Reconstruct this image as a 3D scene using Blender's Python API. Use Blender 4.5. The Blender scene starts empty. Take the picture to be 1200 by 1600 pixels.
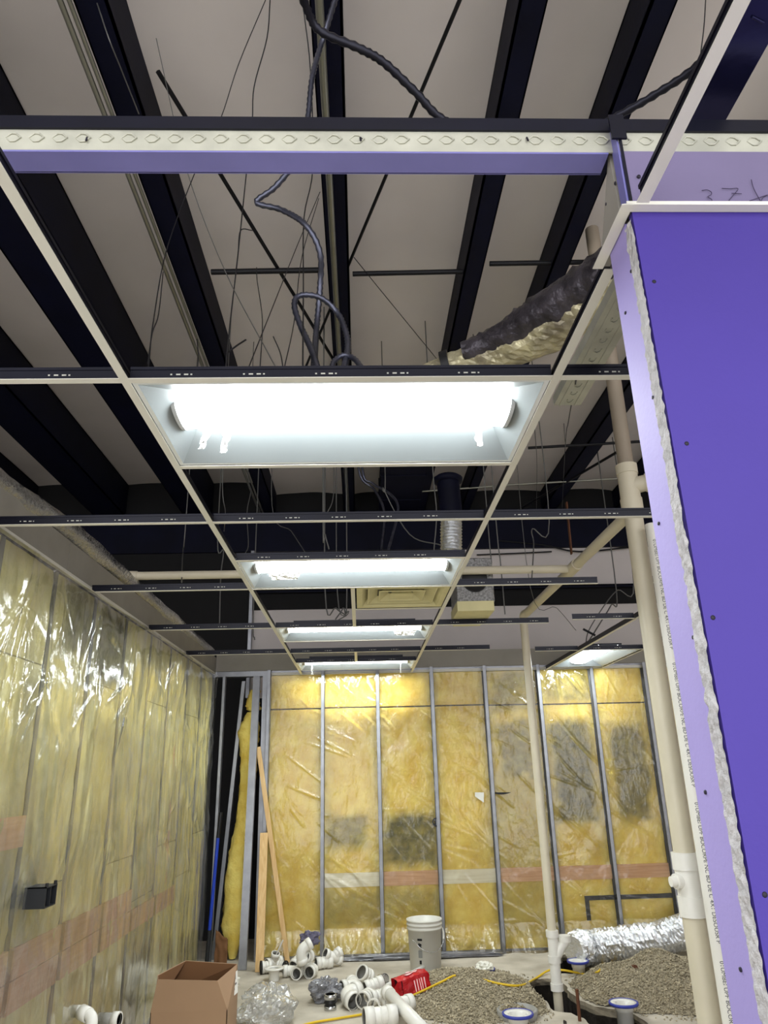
import bpy, bmesh, math, random
import numpy as np
from mathutils import Vector, Matrix, noise as mn
random.seed(7)
sc = bpy.context.scene
COL = sc.collection
# ------------------------------------------------------------------ camera
F_PX, YAW, PITCH, ROLL, EYE = 1129.55, 0.0383035, 0.346566, -0.0263970, 1.695
def _axes():
    cy, sy, cp, sp = math.cos(YAW), math.sin(YAW), math.cos(PITCH), math.sin(PITCH)
    f = Vector((sy*cp, cy*cp, sp)); r = Vector((cy, -sy, 0)); u = r.cross(f)
    c, s = math.cos(ROLL), math.sin(ROLL)
    return c*r+s*u, -s*r+c*u, f
CR, CU, CF = _axes()
cam = bpy.data.objects.new('camera', bpy.data.cameras.new('camera'))
COL.objects.link(cam)
cam.matrix_world = Matrix(((CR.x, CU.x, -CF.x, 0), (CR.y, CU.y, -CF.y, 0), (CR.z, CU.z, -CF.z, EYE), (0, 0, 0, 1)))
cam.data.sensor_fit = 'HORIZONTAL'; cam.data.sensor_width = 36
cam.data.lens = 36*F_PX/1200; cam.data.clip_start = 0.02; cam.data.clip_end = 200
sc.camera = cam
# ------------------------------------------------------------------ world + exposure
w = bpy.data.worlds.new('world'); sc.world = w; w.use_nodes = True
bg = w.node_tree.nodes['Background']
bg.inputs[0].default_value = (0.96, 0.96, 0.97, 1); bg.inputs[1].default_value = 0.66
vs = sc.view_settings
vs.view_transform = 'Standard'; vs.look = 'None'; vs.gamma = 1; vs.use_curve_mapping = False
vs.exposure = 2.1
LENS_POWER = 12.0
# ------------------------------------------------------------------ measuring helper: a pixel on a known plane
def at(px, py, x=None, y=None, z=None):
    d = CR*((px-600)/F_PX) + CU*((800-py)/F_PX) + CF
    t = x/d.x if x is not None else y/d.y if y is not None else (z-EYE)/d.z
    return Vector((0, 0, EYE)) + d*t
# ------------------------------------------------------------------ materials
def lin(c):
    c = c/255.0
    return c/12.92 if c <= .04045 else ((c+.055)/1.055)**2.4
def rgb(r, g, b): return (lin(r), lin(g), lin(b), 1)
MATS = {}
def mat(name, col, rough=.6, metal=0., var=.12, vscale=6., bump=0., bscale=40., col2=None, stretch=(1, 1, 1), spec=.4, detail=4., coord='Object', clear=0.):
    m = bpy.data.materials.new(name); m.use_nodes = True
    nt = m.node_tree; n = nt.nodes; l = nt.links
    p = n['Principled BSDF']
    p.inputs['Roughness'].default_value = rough; p.inputs['Metallic'].default_value = metal
    p.inputs['Specular IOR Level'].default_value = spec
    p.inputs['Coat Weight'].default_value = clear
    tc = n.new('ShaderNodeTexCoord'); mp = n.new('ShaderNodeMapping'); mp.inputs['Scale'].default_value = stretch
    l.new(tc.outputs[coord], mp.inputs[0])
    nz = n.new('ShaderNodeTexNoise'); nz.inputs['Scale'].default_value = vscale; nz.inputs['Detail'].default_value = detail
    l.new(mp.outputs[0], nz.inputs['Vector'])
    rp = n.new('ShaderNodeValToRGB'); rp.color_ramp.elements[0].position = .3; rp.color_ramp.elements[1].position = .72
    c1 = col2 if col2 else tuple(c*(1-var) for c in col[:3])+(1,)
    c0 = col if col2 else tuple(min(1, c*(1+var)) for c in col[:3])+(1,)
    rp.color_ramp.elements[0].color = c1; rp.color_ramp.elements[1].color = c0
    l.new(nz.outputs[0], rp.inputs[0]); l.new(rp.outputs[0], p.inputs['Base Color'])
    if bump:
        nb = n.new('ShaderNodeTexNoise'); nb.inputs['Scale'].default_value = bscale; nb.inputs['Detail'].default_value = 5
        l.new(mp.outputs[0], nb.inputs['Vector'])
        b = n.new('ShaderNodeBump'); b.inputs['Strength'].default_value = bump; b.inputs['Distance'].default_value = .01
        l.new(nb.outputs[0], b.inputs['Height']); l.new(b.outputs[0], p.inputs['Normal'])
    MATS[name] = m
    return m
def emit(name, col, s):
    m = bpy.data.materials.new(name); m.use_nodes = True
    nt = m.node_tree; nt.nodes.remove(nt.nodes['Principled BSDF'])
    e = nt.nodes.new('ShaderNodeEmission'); e.inputs[0].default_value = col; e.inputs[1].default_value = s
    nt.links.new(e.outputs[0], nt.nodes['Material Output'].inputs[0]); MATS[name] = m
    return m
def film(name, tint, gloss, haze, rough, scale, stretch, bump):
    """thin clear plastic: see-through, with a weak milky haze and sharp creased reflections"""
    m = bpy.data.materials.new(name); m.use_nodes = True
    nt = m.node_tree; n = nt.nodes; l = nt.links
    n.remove(n['Principled BSDF'])
    tr = n.new('ShaderNodeBsdfTransparent'); tr.inputs[0].default_value = tint
    df = n.new('ShaderNodeBsdfDiffuse'); df.inputs[0].default_value = (.75, .75, .72, 1)
    tl = n.new('ShaderNodeBsdfTranslucent'); tl.inputs[0].default_value = (.75, .75, .72, 1)
    gl = n.new('ShaderNodeBsdfGlossy'); gl.inputs[0].default_value = (1, 1, 1, 1); gl.inputs['Roughness'].default_value = rough
    tc = n.new('ShaderNodeTexCoord'); mp = n.new('ShaderNodeMapping'); mp.inputs['Scale'].default_value = stretch
    l.new(tc.outputs['Object'], mp.inputs[0])
    nz = n.new('ShaderNodeTexNoise'); nz.inputs['Scale'].default_value = scale; nz.inputs['Detail'].default_value = 5; nz.inputs['Distortion'].default_value = .6
    l.new(mp.outputs[0], nz.inputs['Vector'])
    b = n.new('ShaderNodeBump'); b.inputs['Strength'].default_value = bump; b.inputs['Distance'].default_value = .02
    l.new(nz.outputs[0], b.inputs['Height'])
    for s in (df, gl): l.new(b.outputs[0], s.inputs['Normal'])
    mh = n.new('ShaderNodeMixShader'); mh.inputs[0].default_value = .5
    l.new(df.outputs[0], mh.inputs[1]); l.new(tl.outputs[0], mh.inputs[2])
    m1 = n.new('ShaderNodeMixShader'); l.new(tr.outputs[0], m1.inputs[1]); l.new(mh.outputs[0], m1.inputs[2])
    hz = n.new('ShaderNodeMath'); hz.operation = 'MULTIPLY'; hz.inputs[1].default_value = haze*2; l.new(nz.outputs[0], hz.inputs[0])
    l.new(hz.outputs[0], m1.inputs[0])
    fr = n.new('ShaderNodeFresnel'); fr.inputs[0].default_value = 1.5; l.new(b.outputs[0], fr.inputs[1])
    fm = n.new('ShaderNodeMath'); fm.operation = 'MULTIPLY'; fm.inputs[1].default_value = gloss; fm.use_clamp = True; l.new(fr.outputs[0], fm.inputs[0])
    m2 = n.new('ShaderNodeMixShader'); l.new(fm.outputs[0], m2.inputs[0]); l.new(m1.outputs[0], m2.inputs[1]); l.new(gl.outputs[0], m2.inputs[2])
    l.new(m2.outputs[0], n['Material Output'].inputs[0]); MATS[name] = m
    return m
def wool(name, colA, colB, stain, scale=7.):
    """fibreglass: fluffy two-tone yellow, dirt from the 'stain' attribute"""
    m = mat(name, colA, .95, 0, col2=colB, vscale=scale, bump=.9, bscale=26, spec=.1, coord='Object', detail=8)
    nt = m.node_tree; n = nt.nodes; l = nt.links; p = n['Principled BSDF']
    src = p.inputs['Base Color'].links[0].from_socket
    a = n.new('ShaderNodeAttribute'); a.attribute_name = 'stain'
    nz = n.new('ShaderNodeTexNoise'); nz.inputs['Scale'].default_value = 13; nz.inputs['Detail'].default_value = 9
    l.new(n['Mapping'].outputs[0], nz.inputs['Vector'])
    mul = n.new('ShaderNodeMath'); mul.operation = 'MULTIPLY_ADD'; l.new(nz.outputs[0], mul.inputs[0]); mul.inputs[1].default_value = .9; mul.inputs[2].default_value = .4
    m3 = n.new('ShaderNodeMath'); m3.operation = 'MULTIPLY'; m3.use_clamp = True; l.new(mul.outputs[0], m3.inputs[0]); l.new(a.outputs['Fac'], m3.inputs[1])
    mx = n.new('ShaderNodeMix'); mx.data_type = 'RGBA'
    l.new(m3.outputs[0], mx.inputs[0]); l.new(src, mx.inputs[6]); mx.inputs[7].default_value = stain
    l.new(mx.outputs[2], p.inputs['Base Color'])
    return m
mat('vinyl', rgb(212, 205, 203), .55, bump=.15, bscale=2.5, var=.05, vscale=1.5)
mat('navy', rgb(7, 9, 30), .6, 0, var=.3, vscale=3, bump=.05, spec=.15)
mat('dark_board', rgb(9, 9, 12), .8)
mat('teeweb', rgb(16, 17, 32), .35, .3, var=.2)
mat('teewhite', rgb(226, 224, 214), .45, var=.04)
mat('teeslot', rgb(200, 200, 190), .5)
mat('lamp_white', rgb(232, 236, 236), .35, var=.02)
emit('lens', (.93, .99, 1., 1), LENS_POWER)
mat('reflector', rgb(134, 140, 142), .4, var=.02)  # white reflectors, greyed to hold down the glare beside the lens
mat('lens_cap', rgb(200, 205, 208), .4)
mat('galv', rgb(150, 152, 158), .38, .75, var=.14, vscale=9, bump=.05)
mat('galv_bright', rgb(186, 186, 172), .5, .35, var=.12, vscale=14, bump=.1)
mat('galv_bounce', rgb(128, 126, 192), .42, .3, var=.08, vscale=5)  # galvanised steel with the partition's purple bounce put into its colour
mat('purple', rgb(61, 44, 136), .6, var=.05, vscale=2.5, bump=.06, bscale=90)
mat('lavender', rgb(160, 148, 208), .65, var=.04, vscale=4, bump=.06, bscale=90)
mat('lavender_shade', rgb(112, 103, 136), .75, var=.06, vscale=4, bump=.05, bscale=90)  # unpainted board above the trim, darkened to carry the shade there
mat('gypsum', rgb(186, 184, 186), .95, var=.18, vscale=40, bump=1., bscale=60)
mat('drywall', rgb(146, 142, 134), .8, var=.07, vscale=5)  # greyed to carry the dimmer light on strips above the ceiling line
mat('screw', rgb(28, 24, 40), .6)
mat('pencil', rgb(54, 44, 72), .8)
mat('pvc', rgb(226, 224, 216), .3, var=.04, vscale=5)
mat('pvc_cream', rgb(204, 196, 174), .38, var=.07, vscale=4)
mat('pvc_brown', rgb(150, 138, 122), .5, var=.1, vscale=3)
mat('pvc_in', rgb(150, 148, 142), .5)
mat('print', rgb(38, 44, 60), .6)
mat('rubber', rgb(20, 20, 22), .5)
mat('steel', rgb(190, 190, 190), .25, .95)
mat('cable', rgb(84, 86, 100), .3, .8, var=.3, vscale=20)
mat('cable_dark', rgb(34, 34, 44), .35, .6)
mat('wire', rgb(30, 30, 34), .5, .4)
mat('wire_grey', rgb(110, 110, 108), .45, .6)
mat('emt', rgb(150, 150, 140), .35, .8, var=.1)
mat('rod', rgb(14, 14, 20), .5, .3)
mat('foil', rgb(228, 230, 232), .26, .85, var=.12, vscale=20, bump=1., bscale=38)
mat('foil_cream', rgb(216, 208, 170), .3, .4, col2=rgb(120, 112, 96), vscale=9, bump=1., bscale=22)
mat('bubble', rgb(150, 150, 150), .35, .7, var=.5, vscale=60, bump=1., bscale=90)
mat('cream', rgb(214, 206, 158), .7, var=.06)
mat('rust', rgb(92, 56, 36), .8, var=.25, vscale=12)
mat('concrete', rgb(198, 190, 174), .9, col2=rgb(160, 152, 136), vscale=3.5, bump=.25, bscale=30, detail=8)
mat('concrete_edge', rgb(140, 130, 112), .95, var=.3, vscale=14, bump=1., bscale=20)
mat('dirt', rgb(34, 28, 22), 1., var=.4, vscale=10, bump=1., bscale=30)
mat('gravel', rgb(172, 160, 134), .95, col2=rgb(100, 92, 74), vscale=60, bump=1., bscale=80)
mat('pebble', rgb(196, 184, 156), .9, col2=rgb(112, 104, 84), vscale=25)
mat('wood', rgb(226, 194, 142), .7, col2=rgb(204, 164, 108), vscale=5, stretch=(12, 12, .7))
mat('wood_pink', rgb(224, 186, 146), .75, col2=rgb(204, 160, 120), vscale=5, stretch=(.7, 12, 12))
mat('wood_pinkL', rgb(240, 202, 166), .75, col2=rgb(228, 182, 144), vscale=5, stretch=(12, .7, 12))
mat('wood_pale', rgb(238, 234, 214), .75, col2=rgb(222, 214, 188), vscale=5, stretch=(.7, 12, 12))
mat('cardboard', rgb(156, 126, 98), .85, var=.05, vscale=3)
mat('cardboard_in', rgb(120, 84, 54), .9, var=.06, vscale=3)
mat('paper', rgb(236, 234, 228), .8, var=.02)
mat('ink', rgb(20, 20, 20), .8)
mat('inkgrey', rgb(130, 130, 126), .8)
mat('red', rgb(176, 18, 28), .35, var=.2, vscale=12)
mat('redpale', rgb(238, 190, 190), .5)
mat('bagdark', rgb(52, 22, 30), .7)
mat('yellow_cord', rgb(214, 178, 34), .5, var=.06)
mat('blue_ring', rgb(52, 62, 150), .5)
mat('blue', rgb(28, 62, 178), .4)
mat('graybag', rgb(120, 120, 124), .3, var=.25, vscale=9, clear=.3)
mat('rag', rgb(96, 92, 112), .8, var=.35, vscale=14)
mat('plastic_white', rgb(206, 204, 195), .4, var=.03)
mat('whitebag', rgb(222, 220, 208), .35, var=.06, clear=.2)
mat('box_black', rgb(30, 32, 36), .5)
film('sheet_left', (.98, .985, .97, 1), 1.35, .19, .11, 6., (1, 2.0, .8), .3)
film('sheet_back', (.98, .98, .96, 1), 1.5, .05, .11, 7., (1.6, 1, .9), .4)
film('wrap', (.93, .94, .94, 1), 3.0, .3, .12, 30., (1, 1, 1), .8)
wool('wool', rgb(246, 228, 132), rgb(226, 194, 88), rgb(100, 96, 58))
wool('wool_pale', rgb(246, 240, 190), rgb(234, 222, 148), rgb(112, 110, 80))
M = MATS
# ------------------------------------------------------------------ mesh builder
ORG = {}
class MB:
    def __init__(s): s.v = []; s.f = []; s.m = []; s.sm = []
    def add(s, vs, fs, m=0, smooth=False):
        b = len(s.v); s.v += [Vector(x) for x in vs]
        for f in fs: s.f.append(tuple(b+i for i in f)); s.m.append(m); s.sm.append(smooth)
    def box(s, lo, hi, m=0, R=None, c=None):
        (x0, y0, z0), (x1, y1, z1) = lo, hi
        vs = [Vector((x, y, z)) for z in (z0, z1) for y in (y0, y1) for x in (x0, x1)]
        if R is not None:
            c = Vector(c) if c is not None else (Vector(lo)+Vector(hi))/2
            vs = [R @ (v-c) + c for v in vs]
        s.add(vs, [(0, 2, 3, 1), (4, 5, 7, 6), (0, 1, 5, 4), (2, 6, 7, 3), (0, 4, 6, 2), (1, 3, 7, 5)], m)
        return s
    def bar(s, p, q, w, h, up=(0, 0, 1), m=0):
        p, q = Vector(p), Vector(q); d = (q-p).normalized(); up = Vector(up)
        a = d.cross(up)
        if a.length < 1e-4: a = d.cross(Vector((1, 0, 0)))
        a.normalize(); b = a.cross(d)
        vs = [e + a*w/2*sx + b*h/2*sy for e in (p, q) for sy in (-1, 1) for sx in (-1, 1)]
        s.add(vs, [(0, 2, 3, 1), (4, 5, 7, 6), (0, 1, 5, 4), (2, 6, 7, 3), (0, 4, 6, 2), (1, 3, 7, 5)], m)
        return s
    def tube(s, pts, r, n=8, m=0, cap=True, rfun=None):
        pts = [Vector(p) for p in pts]; k = len(pts)
        rs = r if isinstance(r, (list, tuple)) else [r]*k
        prev = None; vs = []
        for i, p in enumerate(pts):
            d = (pts[min(i+1, k-1)]-pts[max(i-1, 0)]).normalized()
            if prev is None:
                a = d.cross(Vector((0, 0, 1)))
                if a.length < 1e-3: a = d.cross(Vector((1, 0, 0)))
            else: a = prev - d*prev.dot(d)
            a.normalize(); prev = a; b = d.cross(a)
            for j in range(n):
                t = 2*math.pi*j/n; rr = rs[i]*(rfun(i, j) if rfun else 1)
                vs.append(p + (a*math.cos(t)+b*math.sin(t))*rr)
        fs = [(i*n+j, i*n+(j+1) % n, (i+1)*n+(j+1) % n, (i+1)*n+j) for i in range(k-1) for j in range(n)]
        s.add(vs, fs, m, True)
        if cap: s.add(vs[:n], [tuple(range(n))[::-1]], m); s.add(vs[-n:], [tuple(range(n))], m)
        return s
    def shell(s, pts, r, t=.006, n=16, m=0, mi=1):
        """open-ended pipe with a wall thickness; r may be a list"""
        rs = r if isinstance(r, (list, tuple)) else [r]*len(pts)
        s.tube(pts, rs, n, m, False)
        b = len(s.v)
        s.tube(pts, [x-t for x in rs], n, mi, False)
        o = b-n*len(pts)
        for e, fl in ((0, False), (len(pts)-1, True)):
            for j in range(n):
                a0, a1, c0, c1 = o+e*n+j, o+e*n+(j+1) % n, b+e*n+j, b+e*n+(j+1) % n
                s.f.append((a0, c0, c1, a1) if not fl else (a0, a1, c1, c0)); s.m.append(m); s.sm.append(False)
        return s
    def lathe(s, prof, n=24, T=None, m=0, smooth=True):
        vs = [Vector((r*math.cos(2*math.pi*j/n), r*math.sin(2*math.pi*j/n), z)) for r, z in prof for j in range(n)]
        if T is not None: vs = [T @ v for v in vs]
        s.add(vs, [(i*n+j, i*n+(j+1) % n, (i+1)*n+(j+1) % n, (i+1)*n+j) for i in range(len(prof)-1) for j in range(n)], m, smooth)
        return s
    def grid(s, fn, nu, nv, m=0, smooth=True, flip=False):
        vs = [fn(i/nu, j/nv) for j in range(nv+1) for i in range(nu+1)]; a = nu+1
        fs = [(j*a+i, j*a+i+1, (j+1)*a+i+1, (j+1)*a+i) for j in range(nv) for i in range(nu)]
        if flip: fs = [f[::-1] for f in fs]
        s.add(vs, fs, m, smooth); return s
    def flat(s): s.sm = [False]*len(s.sm); return s
    def build(s, name, mats, parent=None, loc=None, local=False, bevel=0):
        me = bpy.data.meshes.new(name)
        if parent is not None: o0 = ORG.get(parent.name, Vector())
        else: o0 = Vector(loc) if loc is not None else Vector()
        if local: o0v = Vector()
        else: o0v = o0
        me.from_pydata([tuple(v-o0v) for v in s.v], [], s.f)
        if not isinstance(mats, (list, tuple)): mats = [mats]
        for k in mats: me.materials.append(M[k])
        me.polygons.foreach_set('material_index', s.m); me.polygons.foreach_set('use_smooth', s.sm)
        me.update()
        o = bpy.data.objects.new(name, me); COL.objects.link(o)
        if parent is not None: o.parent = parent
        elif loc is not None: o.location = loc
        ORG[o.name] = o0.copy()
        if bevel:
            b = o.modifiers.new('bevel', 'BEVEL'); b.width = bevel; b.segments = 2; b.limit_method = 'ANGLE'
        return o
def tag(o, label, cat=None, group=None, kind=None):
    o['label'] = label
    if cat: o['category'] = cat
    if group: o['group'] = group
    if kind: o['kind'] = kind
    return o
def thing(name, label, cat, loc=(0, 0, 0), group=None, kind=None, rot=None):
    o = bpy.data.objects.new(name, None); COL.objects.link(o); o.empty_display_size = .1
    o.location = loc; ORG[o.name] = Vector(loc)
    if rot is not None: o.rotation_euler = rot
    return tag(o, label, cat, group, kind)
def part_copy(o, parent, delta):
    c = o.copy(); COL.objects.link(c); c.parent = parent; c.location = o.location+Vector(delta)
    return c
def smooth_path(pts, k=8):
    P = [Vector(p) for p in pts]; out = []
    P = [P[0]*2-P[1]]+P+[P[-1]*2-P[-2]]
    for i in range(1, len(P)-2):
        for j in range(k):
            t = j/k
            out.append(.5*((2*P[i])+(P[i+1]-P[i-1])*t+(2*P[i-1]-5*P[i]+4*P[i+1]-P[i+2])*t*t+(3*P[i]-P[i-1]-3*P[i+1]+P[i+2])*t**3))
    out.append(P[-2]); return out
def nz(x, y=0, z=0): return mn.noise(Vector((x, y, z)))
H = 2.745          # suspended ceiling height
S = 1.2192         # four-foot grid module
X0 = -0.647        # left main runner
X1 = X0+S          # right main runner
R0 = 1.798         # first cross tee
WL, WB = -1.60, 8.20
# ================================================================== ROOF (setting)
roof = thing('ceiling', 'pale vinyl-faced roof insulation between dark navy steel purlins overhead', 'ceiling', (0, 4, 5.0), kind='structure')
PUR = [(-4.7, -4.3, .45), (-3.5, -3.1, .45), (-2.33, -1.95, .45), (-1.25, -1.10, .3), (-.19, -.04, .27), (.77, .90, .27), (1.38, 1.50, .27), (2.50, 2.68, .27), (3.5, 3.64, .27), (4.5, 4.64, .27)]
YE = 9.2
for k, (a, b, d) in enumerate(PUR):
    m = MB()
    m.box((a, -2.5, 5.0), (b, YE-.02, 5.018))                        # bottom flange
    wx = b-.012 if b < .3 else a
    m.box((wx, -2.5, 5.0), (wx+.012, YE-.02, 5.0+d))                  # web
    if b-a > .2: m.box((a, -2.5, 5.0), (a+.012, YE-.02, 5.0+d))
    m.box((a, -2.5, 4.0+1.0+d-.018), (b, YE-.02, 5.0+d))
    m.box((a if wx > a else b-.008, -2.5, 5.0), ((a if wx > a else b-.008)+.008, YE-.02, 5.035))
    m.build('purlin', 'navy', roof)
edges = [-6.0]+[(a+b)/2 for a, b, d in PUR]+[6.0]
for k in range(len(edges)-1):
    a, b = edges[k], edges[k+1]
    for y0, y1 in ((-2.5, 1.9), (1.9, 3.3), (3.3, 5.6), (5.6, 7.4), (7.4, YE)):
        z0 = 5.27 if a > -1.3 else 5.43
        m = MB()
        m.grid(lambda u, v: Vector((a+(b-a)*u, y0+(y1-y0)*v, z0+.05*math.sin(math.pi*u)**.6+.012*nz(u*3+a, (y0+(y1-y0)*v)*2, 2))), 12, 14, flip=True)
        m.build('insulation_panel', 'vinyl', roof)
MB().box((-6, -2.5, 5.52), (6, YE+.1, 5.56)).build('roof_deck', 'vinyl', roof)
# sag rods / bridging between purlins
def rod(p, q, r, nm='sag_rod', mt='rod'): MB().tube([p, q], r, 6).build(nm, mt, roof)
rod(at(330, 425, z=5.05), at(503, 422, z=5.05), .02)
rod(at(551, 428, z=5.05), at(735, 424, z=5.05), .018)
rod(at(765, 412, z=5.05), at(955, 409, z=5.05), .018)
rod(at(247, 112, z=5.1), at(527, 572, z=5.05), .014)
rod(at(720, -4, z=5.1), at(470, 592, z=5.05), .011)
rod(at(790, 758, z=5.0), at(1015, 745, z=5.0), .012, 'sag_rod', 'emt')
rod(at(825, 700, z=5.0), at(1000, 690, z=5.0), .016)
rod(at(805, 800, z=5.0), at(975, 700, z=5.0), .016)
rod(at(655, 768, z=5.0), at(770, 760, z=5.0), .012, 'sag_rod', 'emt')
# ================================================================== OUTER END WALL, above the stud wall
ew = thing('wall_end', 'grey insulated upper end wall with dark horizontal girts', 'wall', (0, YE, 0), kind='structure')
m = MB().box((-1.38, YE, 3.92), (5.5, YE+.1, 4.47)); m.build('insulation_panel', 'vinyl', ew)
m = MB().box((-1.38, YE, 2.6), (5.5, YE+.1, 3.70)); m.build('insulation_panel', 'vinyl', ew)
m = MB().box((-6, YE-.06, 4.47), (5.5, YE+.1, 5.02)); m.build('rafter', 'navy', ew)
m = MB().box((-1.38, YE-.03, 3.70), (5.5, YE+.1, 3.92)); m.build('girt', 'dark_board', ew)
m = MB().box((-1.38, YE-.12, 3.925), (5.5, YE-.0, 3.94)).box((-1.38, YE-.12, 3.90), (5.5, YE-.11, 3.94)); m.build('girt_flange', 'navy', ew)
m = MB().box((-6, YE-.02, 0), (-1.38, YE+.1, 4.6)).box((-1.38, YE, 0), (5.5, YE+.1, 2.6)); m.build('unlit_backing', 'dark_board', ew)  # black colour stands in for the unlit space behind the stud wall
m = MB().box((-1.40, YE-.1, 2.6), (-1.36, YE, 4.47)); m.build('end_post', 'galv', ew)
m = MB().box((-6, YE+.02, 5.02), (5.5, YE+.1, 5.5)); m.build('upper_sheathing', 'dark_board', ew)
MB().box((-6.05, -2.5, 0), (-6.0, YE, 5.5)).build('wall_outer', 'vinyl', None, (-6, 4, 0))['kind'] = 'structure'
o = bpy.data.objects['wall_outer']; tag(o, 'pale outer side wall far left beyond the partition', 'wall')
o = MB().box((6.0, -2.5, 0), (6.05, YE, 5.56)).build('wall_outer', 'vinyl', None, (6, 4, 0)); tag(o, 'unseen pale side wall far right, added to block ambient light', 'wall', kind='structure')  # unseen wall, added so ambient light stays out on the right
dk = thing('roof_duct', 'large dark navy box duct under the roof beside the flue', 'duct', (.55, 7.8, 4.98))
MB().box((.28, 6.4, 4.97), (.80, YE-.07, 5.0)).box((.28, 6.4, 5.0), (.3, YE-.07, 5.27)).box((.78, 6.4, 5.0), (.8, YE-.07, 5.27)).build('duct_body', 'navy', dk)
for yy in (6.9, 7.8, 8.6): MB().box((.27, yy, 4.96), (.81, yy+.03, 5.27)).build('duct_flange', 'navy', dk)

# ================================================================== FLOOR with broken-out trench
def hole(pts, jit=.012):
    P = [at(740+x/2.857, 1400+y/2.857, z=0) for x, y in pts]; out = []
    for i in range(len(P)):
        a, b = P[i], P[(i+1) % len(P)]; k = max(2, int((b-a).length/.05))
        for j in range(k):
            p = a.lerp(b, j/k); out.append(Vector((p.x+random.uniform(-jit, jit), p.y+random.uniform(-jit, jit), 0)))
    return out
HO = [hole([(238, 392), (285, 372), (335, 366), (395, 385), (428, 425), (470, 462), (540, 492), (640, 508), (720, 530), (770, 556), (800, 640), (560, 640), (505, 555), (440, 522), (385, 516), (350, 512), (322, 470), (280, 435)]),
      hole([(372, 345), (376, 295), (398, 262), (440, 258), (480, 300), (530, 332), (500, 350), (440, 348)])]
flo = thing('floor', 'bare pale concrete slab with a broken-out plumbing trench', 'floor', (0, 4, 0), kind='structure')
bm = bmesh.new()
def loop(P):
    vs = [bm.verts.new(p) for p in P]
    return [bm.edges.new((vs[i], vs[(i+1) % len(vs)])) for i in range(len(vs))]
E_ = loop([Vector(p) for p in ((-6, -2.5, 0), (6, -2.5, 0), (6, YE, 0), (-6, YE, 0))])
for h_ in HO: E_ += loop(h_)
bmesh.ops.triangle_fill(bm, use_beauty=True, use_dissolve=False, edges=E_)
bmesh.ops.recalc_face_normals(bm, faces=bm.faces)
me = bpy.data.meshes.new('slab'); bm.to_mesh(me); bm.free()
if me.polygons and me.polygons[0].normal.z < 0: me.flip_normals()
me.materials.append(M['concrete']); so = bpy.data.objects.new('slab', me); COL.objects.link(so); so.parent = flo; so.location = (0, -4, 0)
for h_ in HO:
    m = MB(); n = len(h_); c = sum(h_, Vector())/n
    rows = [[p for p in h_], [p+Vector((random.uniform(-.01, .01), random.uniform(-.01, .01), -.025)) for p in h_], [p+(p-c)*.03+Vector((0, 0, -.055)) for p in h_], [p+(p-c)*.12+Vector((random.uniform(-.02, .02), 0, -.45)) for p in h_]]
    for k in range(3):
        m.add(rows[k]+rows[k+1], [(i, (i+1) % n, n+(i+1) % n, n+i) for i in range(n)], 0 if k < 2 else 1)
    m.add(rows[3], [tuple(range(n))], 1)
    m.build('trench_side', ['concrete_edge', 'dirt'], flo)
# ================================================================== STUD WALLS
STL = [3.16, 3.77, 4.38, 5.0, 5.62, 6.23, 6.87, 7.48, 8.05]
def c_stud(m, p, q, w, d, axis, t=.0016):
    """C-shaped steel stud from p (foot) to q (head): face width w along axis, depth d behind it"""
    p, q = Vector(p), Vector(q); a = Vector(axis).normalized(); up = (q-p).normalized(); b = up.cross(a)
    def slab(a0, a1, b0, b1): m.add([e+a*x+b*y for e in (p, q) for y in (b0, b1) for x in (a0, a1)], [(0, 2, 3, 1), (4, 5, 7, 6), (0, 1, 5, 4), (2, 6, 7, 3), (0, 4, 6, 2), (1, 3, 7, 5)])
    slab(-w/2, w/2, 0, .003); slab(-w/2, -w/2+.003, 0, d); slab(-w/2, w/2, d-.003, d)
def batt(name, parent, o, ua, la, W, Ht, nrm, mt, stains=(), seed=0., bulge=.02):
    """one fibreglass batt: origin o, width along ua, height along z, facing nrm; stains in (u0,u1,z0,z1,strength) metres"""
    nu, nv = 12, max(6, int(Ht/.055)); ua = Vector(ua); nrm = Vector(nrm); o = Vector(o)
    m = MB(); st = []
    def fn(u, v):
        e = min(u, 1-u, v*Ht/W, (1-v)*Ht/W)
        d = bulge*min(1, e*7)**.5 + .010*nz(u*W*9+seed, v*Ht*9, 3) + .006*nz(u*W*24+seed, v*Ht*24, 9)
        x = u*W; z = o.z+v*Ht; s = 0
        for (u0, u1, z0, z1, k) in stains:
            j = .06*nz(x*7+seed, z*7, 5)+.03*nz(x*20, z*20, 1)
            dx = min(x-u0, u1-x)+j; dz = min(z-z0, z1-z)+j
            s = max(s, k*max(0, min(1, min(dx, dz)/.09+.35)))
        s = max(s, .28*max(0, nz(x*2.3+seed*3, z*1.6, 8)))
        st.append(s)
        return o+ua*x+Vector((0, 0, v*Ht))+nrm*d
    m.grid(fn, nu, nv)
    b = len(m.v)
    m.add([o-nrm*.08, o+ua*W-nrm*.08, o+ua*W-nrm*.08+Vector((0, 0, Ht)), o-nrm*.08+Vector((0, 0, Ht))], [(0, 1, 2, 3)])
    c = [0, nu, (nu+1)*(nv+1)-1, (nu+1)*nv]
    for i in range(4): m.f.append((c[i], c[(i+1) % 4], b+(i+1) % 4, b+i)); m.m.append(0); m.sm.append(False)
    ob = m.build(name, mt, parent)
    at_ = ob.data.attributes.new('stain', 'FLOAT', 'POINT'); at_.data.foreach_set('value', st+[0]*4)
    return ob
wl = thing('wall_left', 'left stud wall filled with yellow fibreglass batts', 'wall', (WL, 5.5, 0), kind='structure')
prev = 2.6
for i, y in enumerate([2.56]+STL):
    m = MB(); c_stud(m, (WL, y, 0), (WL, y, H), .042, .09, (0, 1, 0)); m.build('stud', 'galv', wl)
ys = [2.56]+STL
sd = 0
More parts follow.
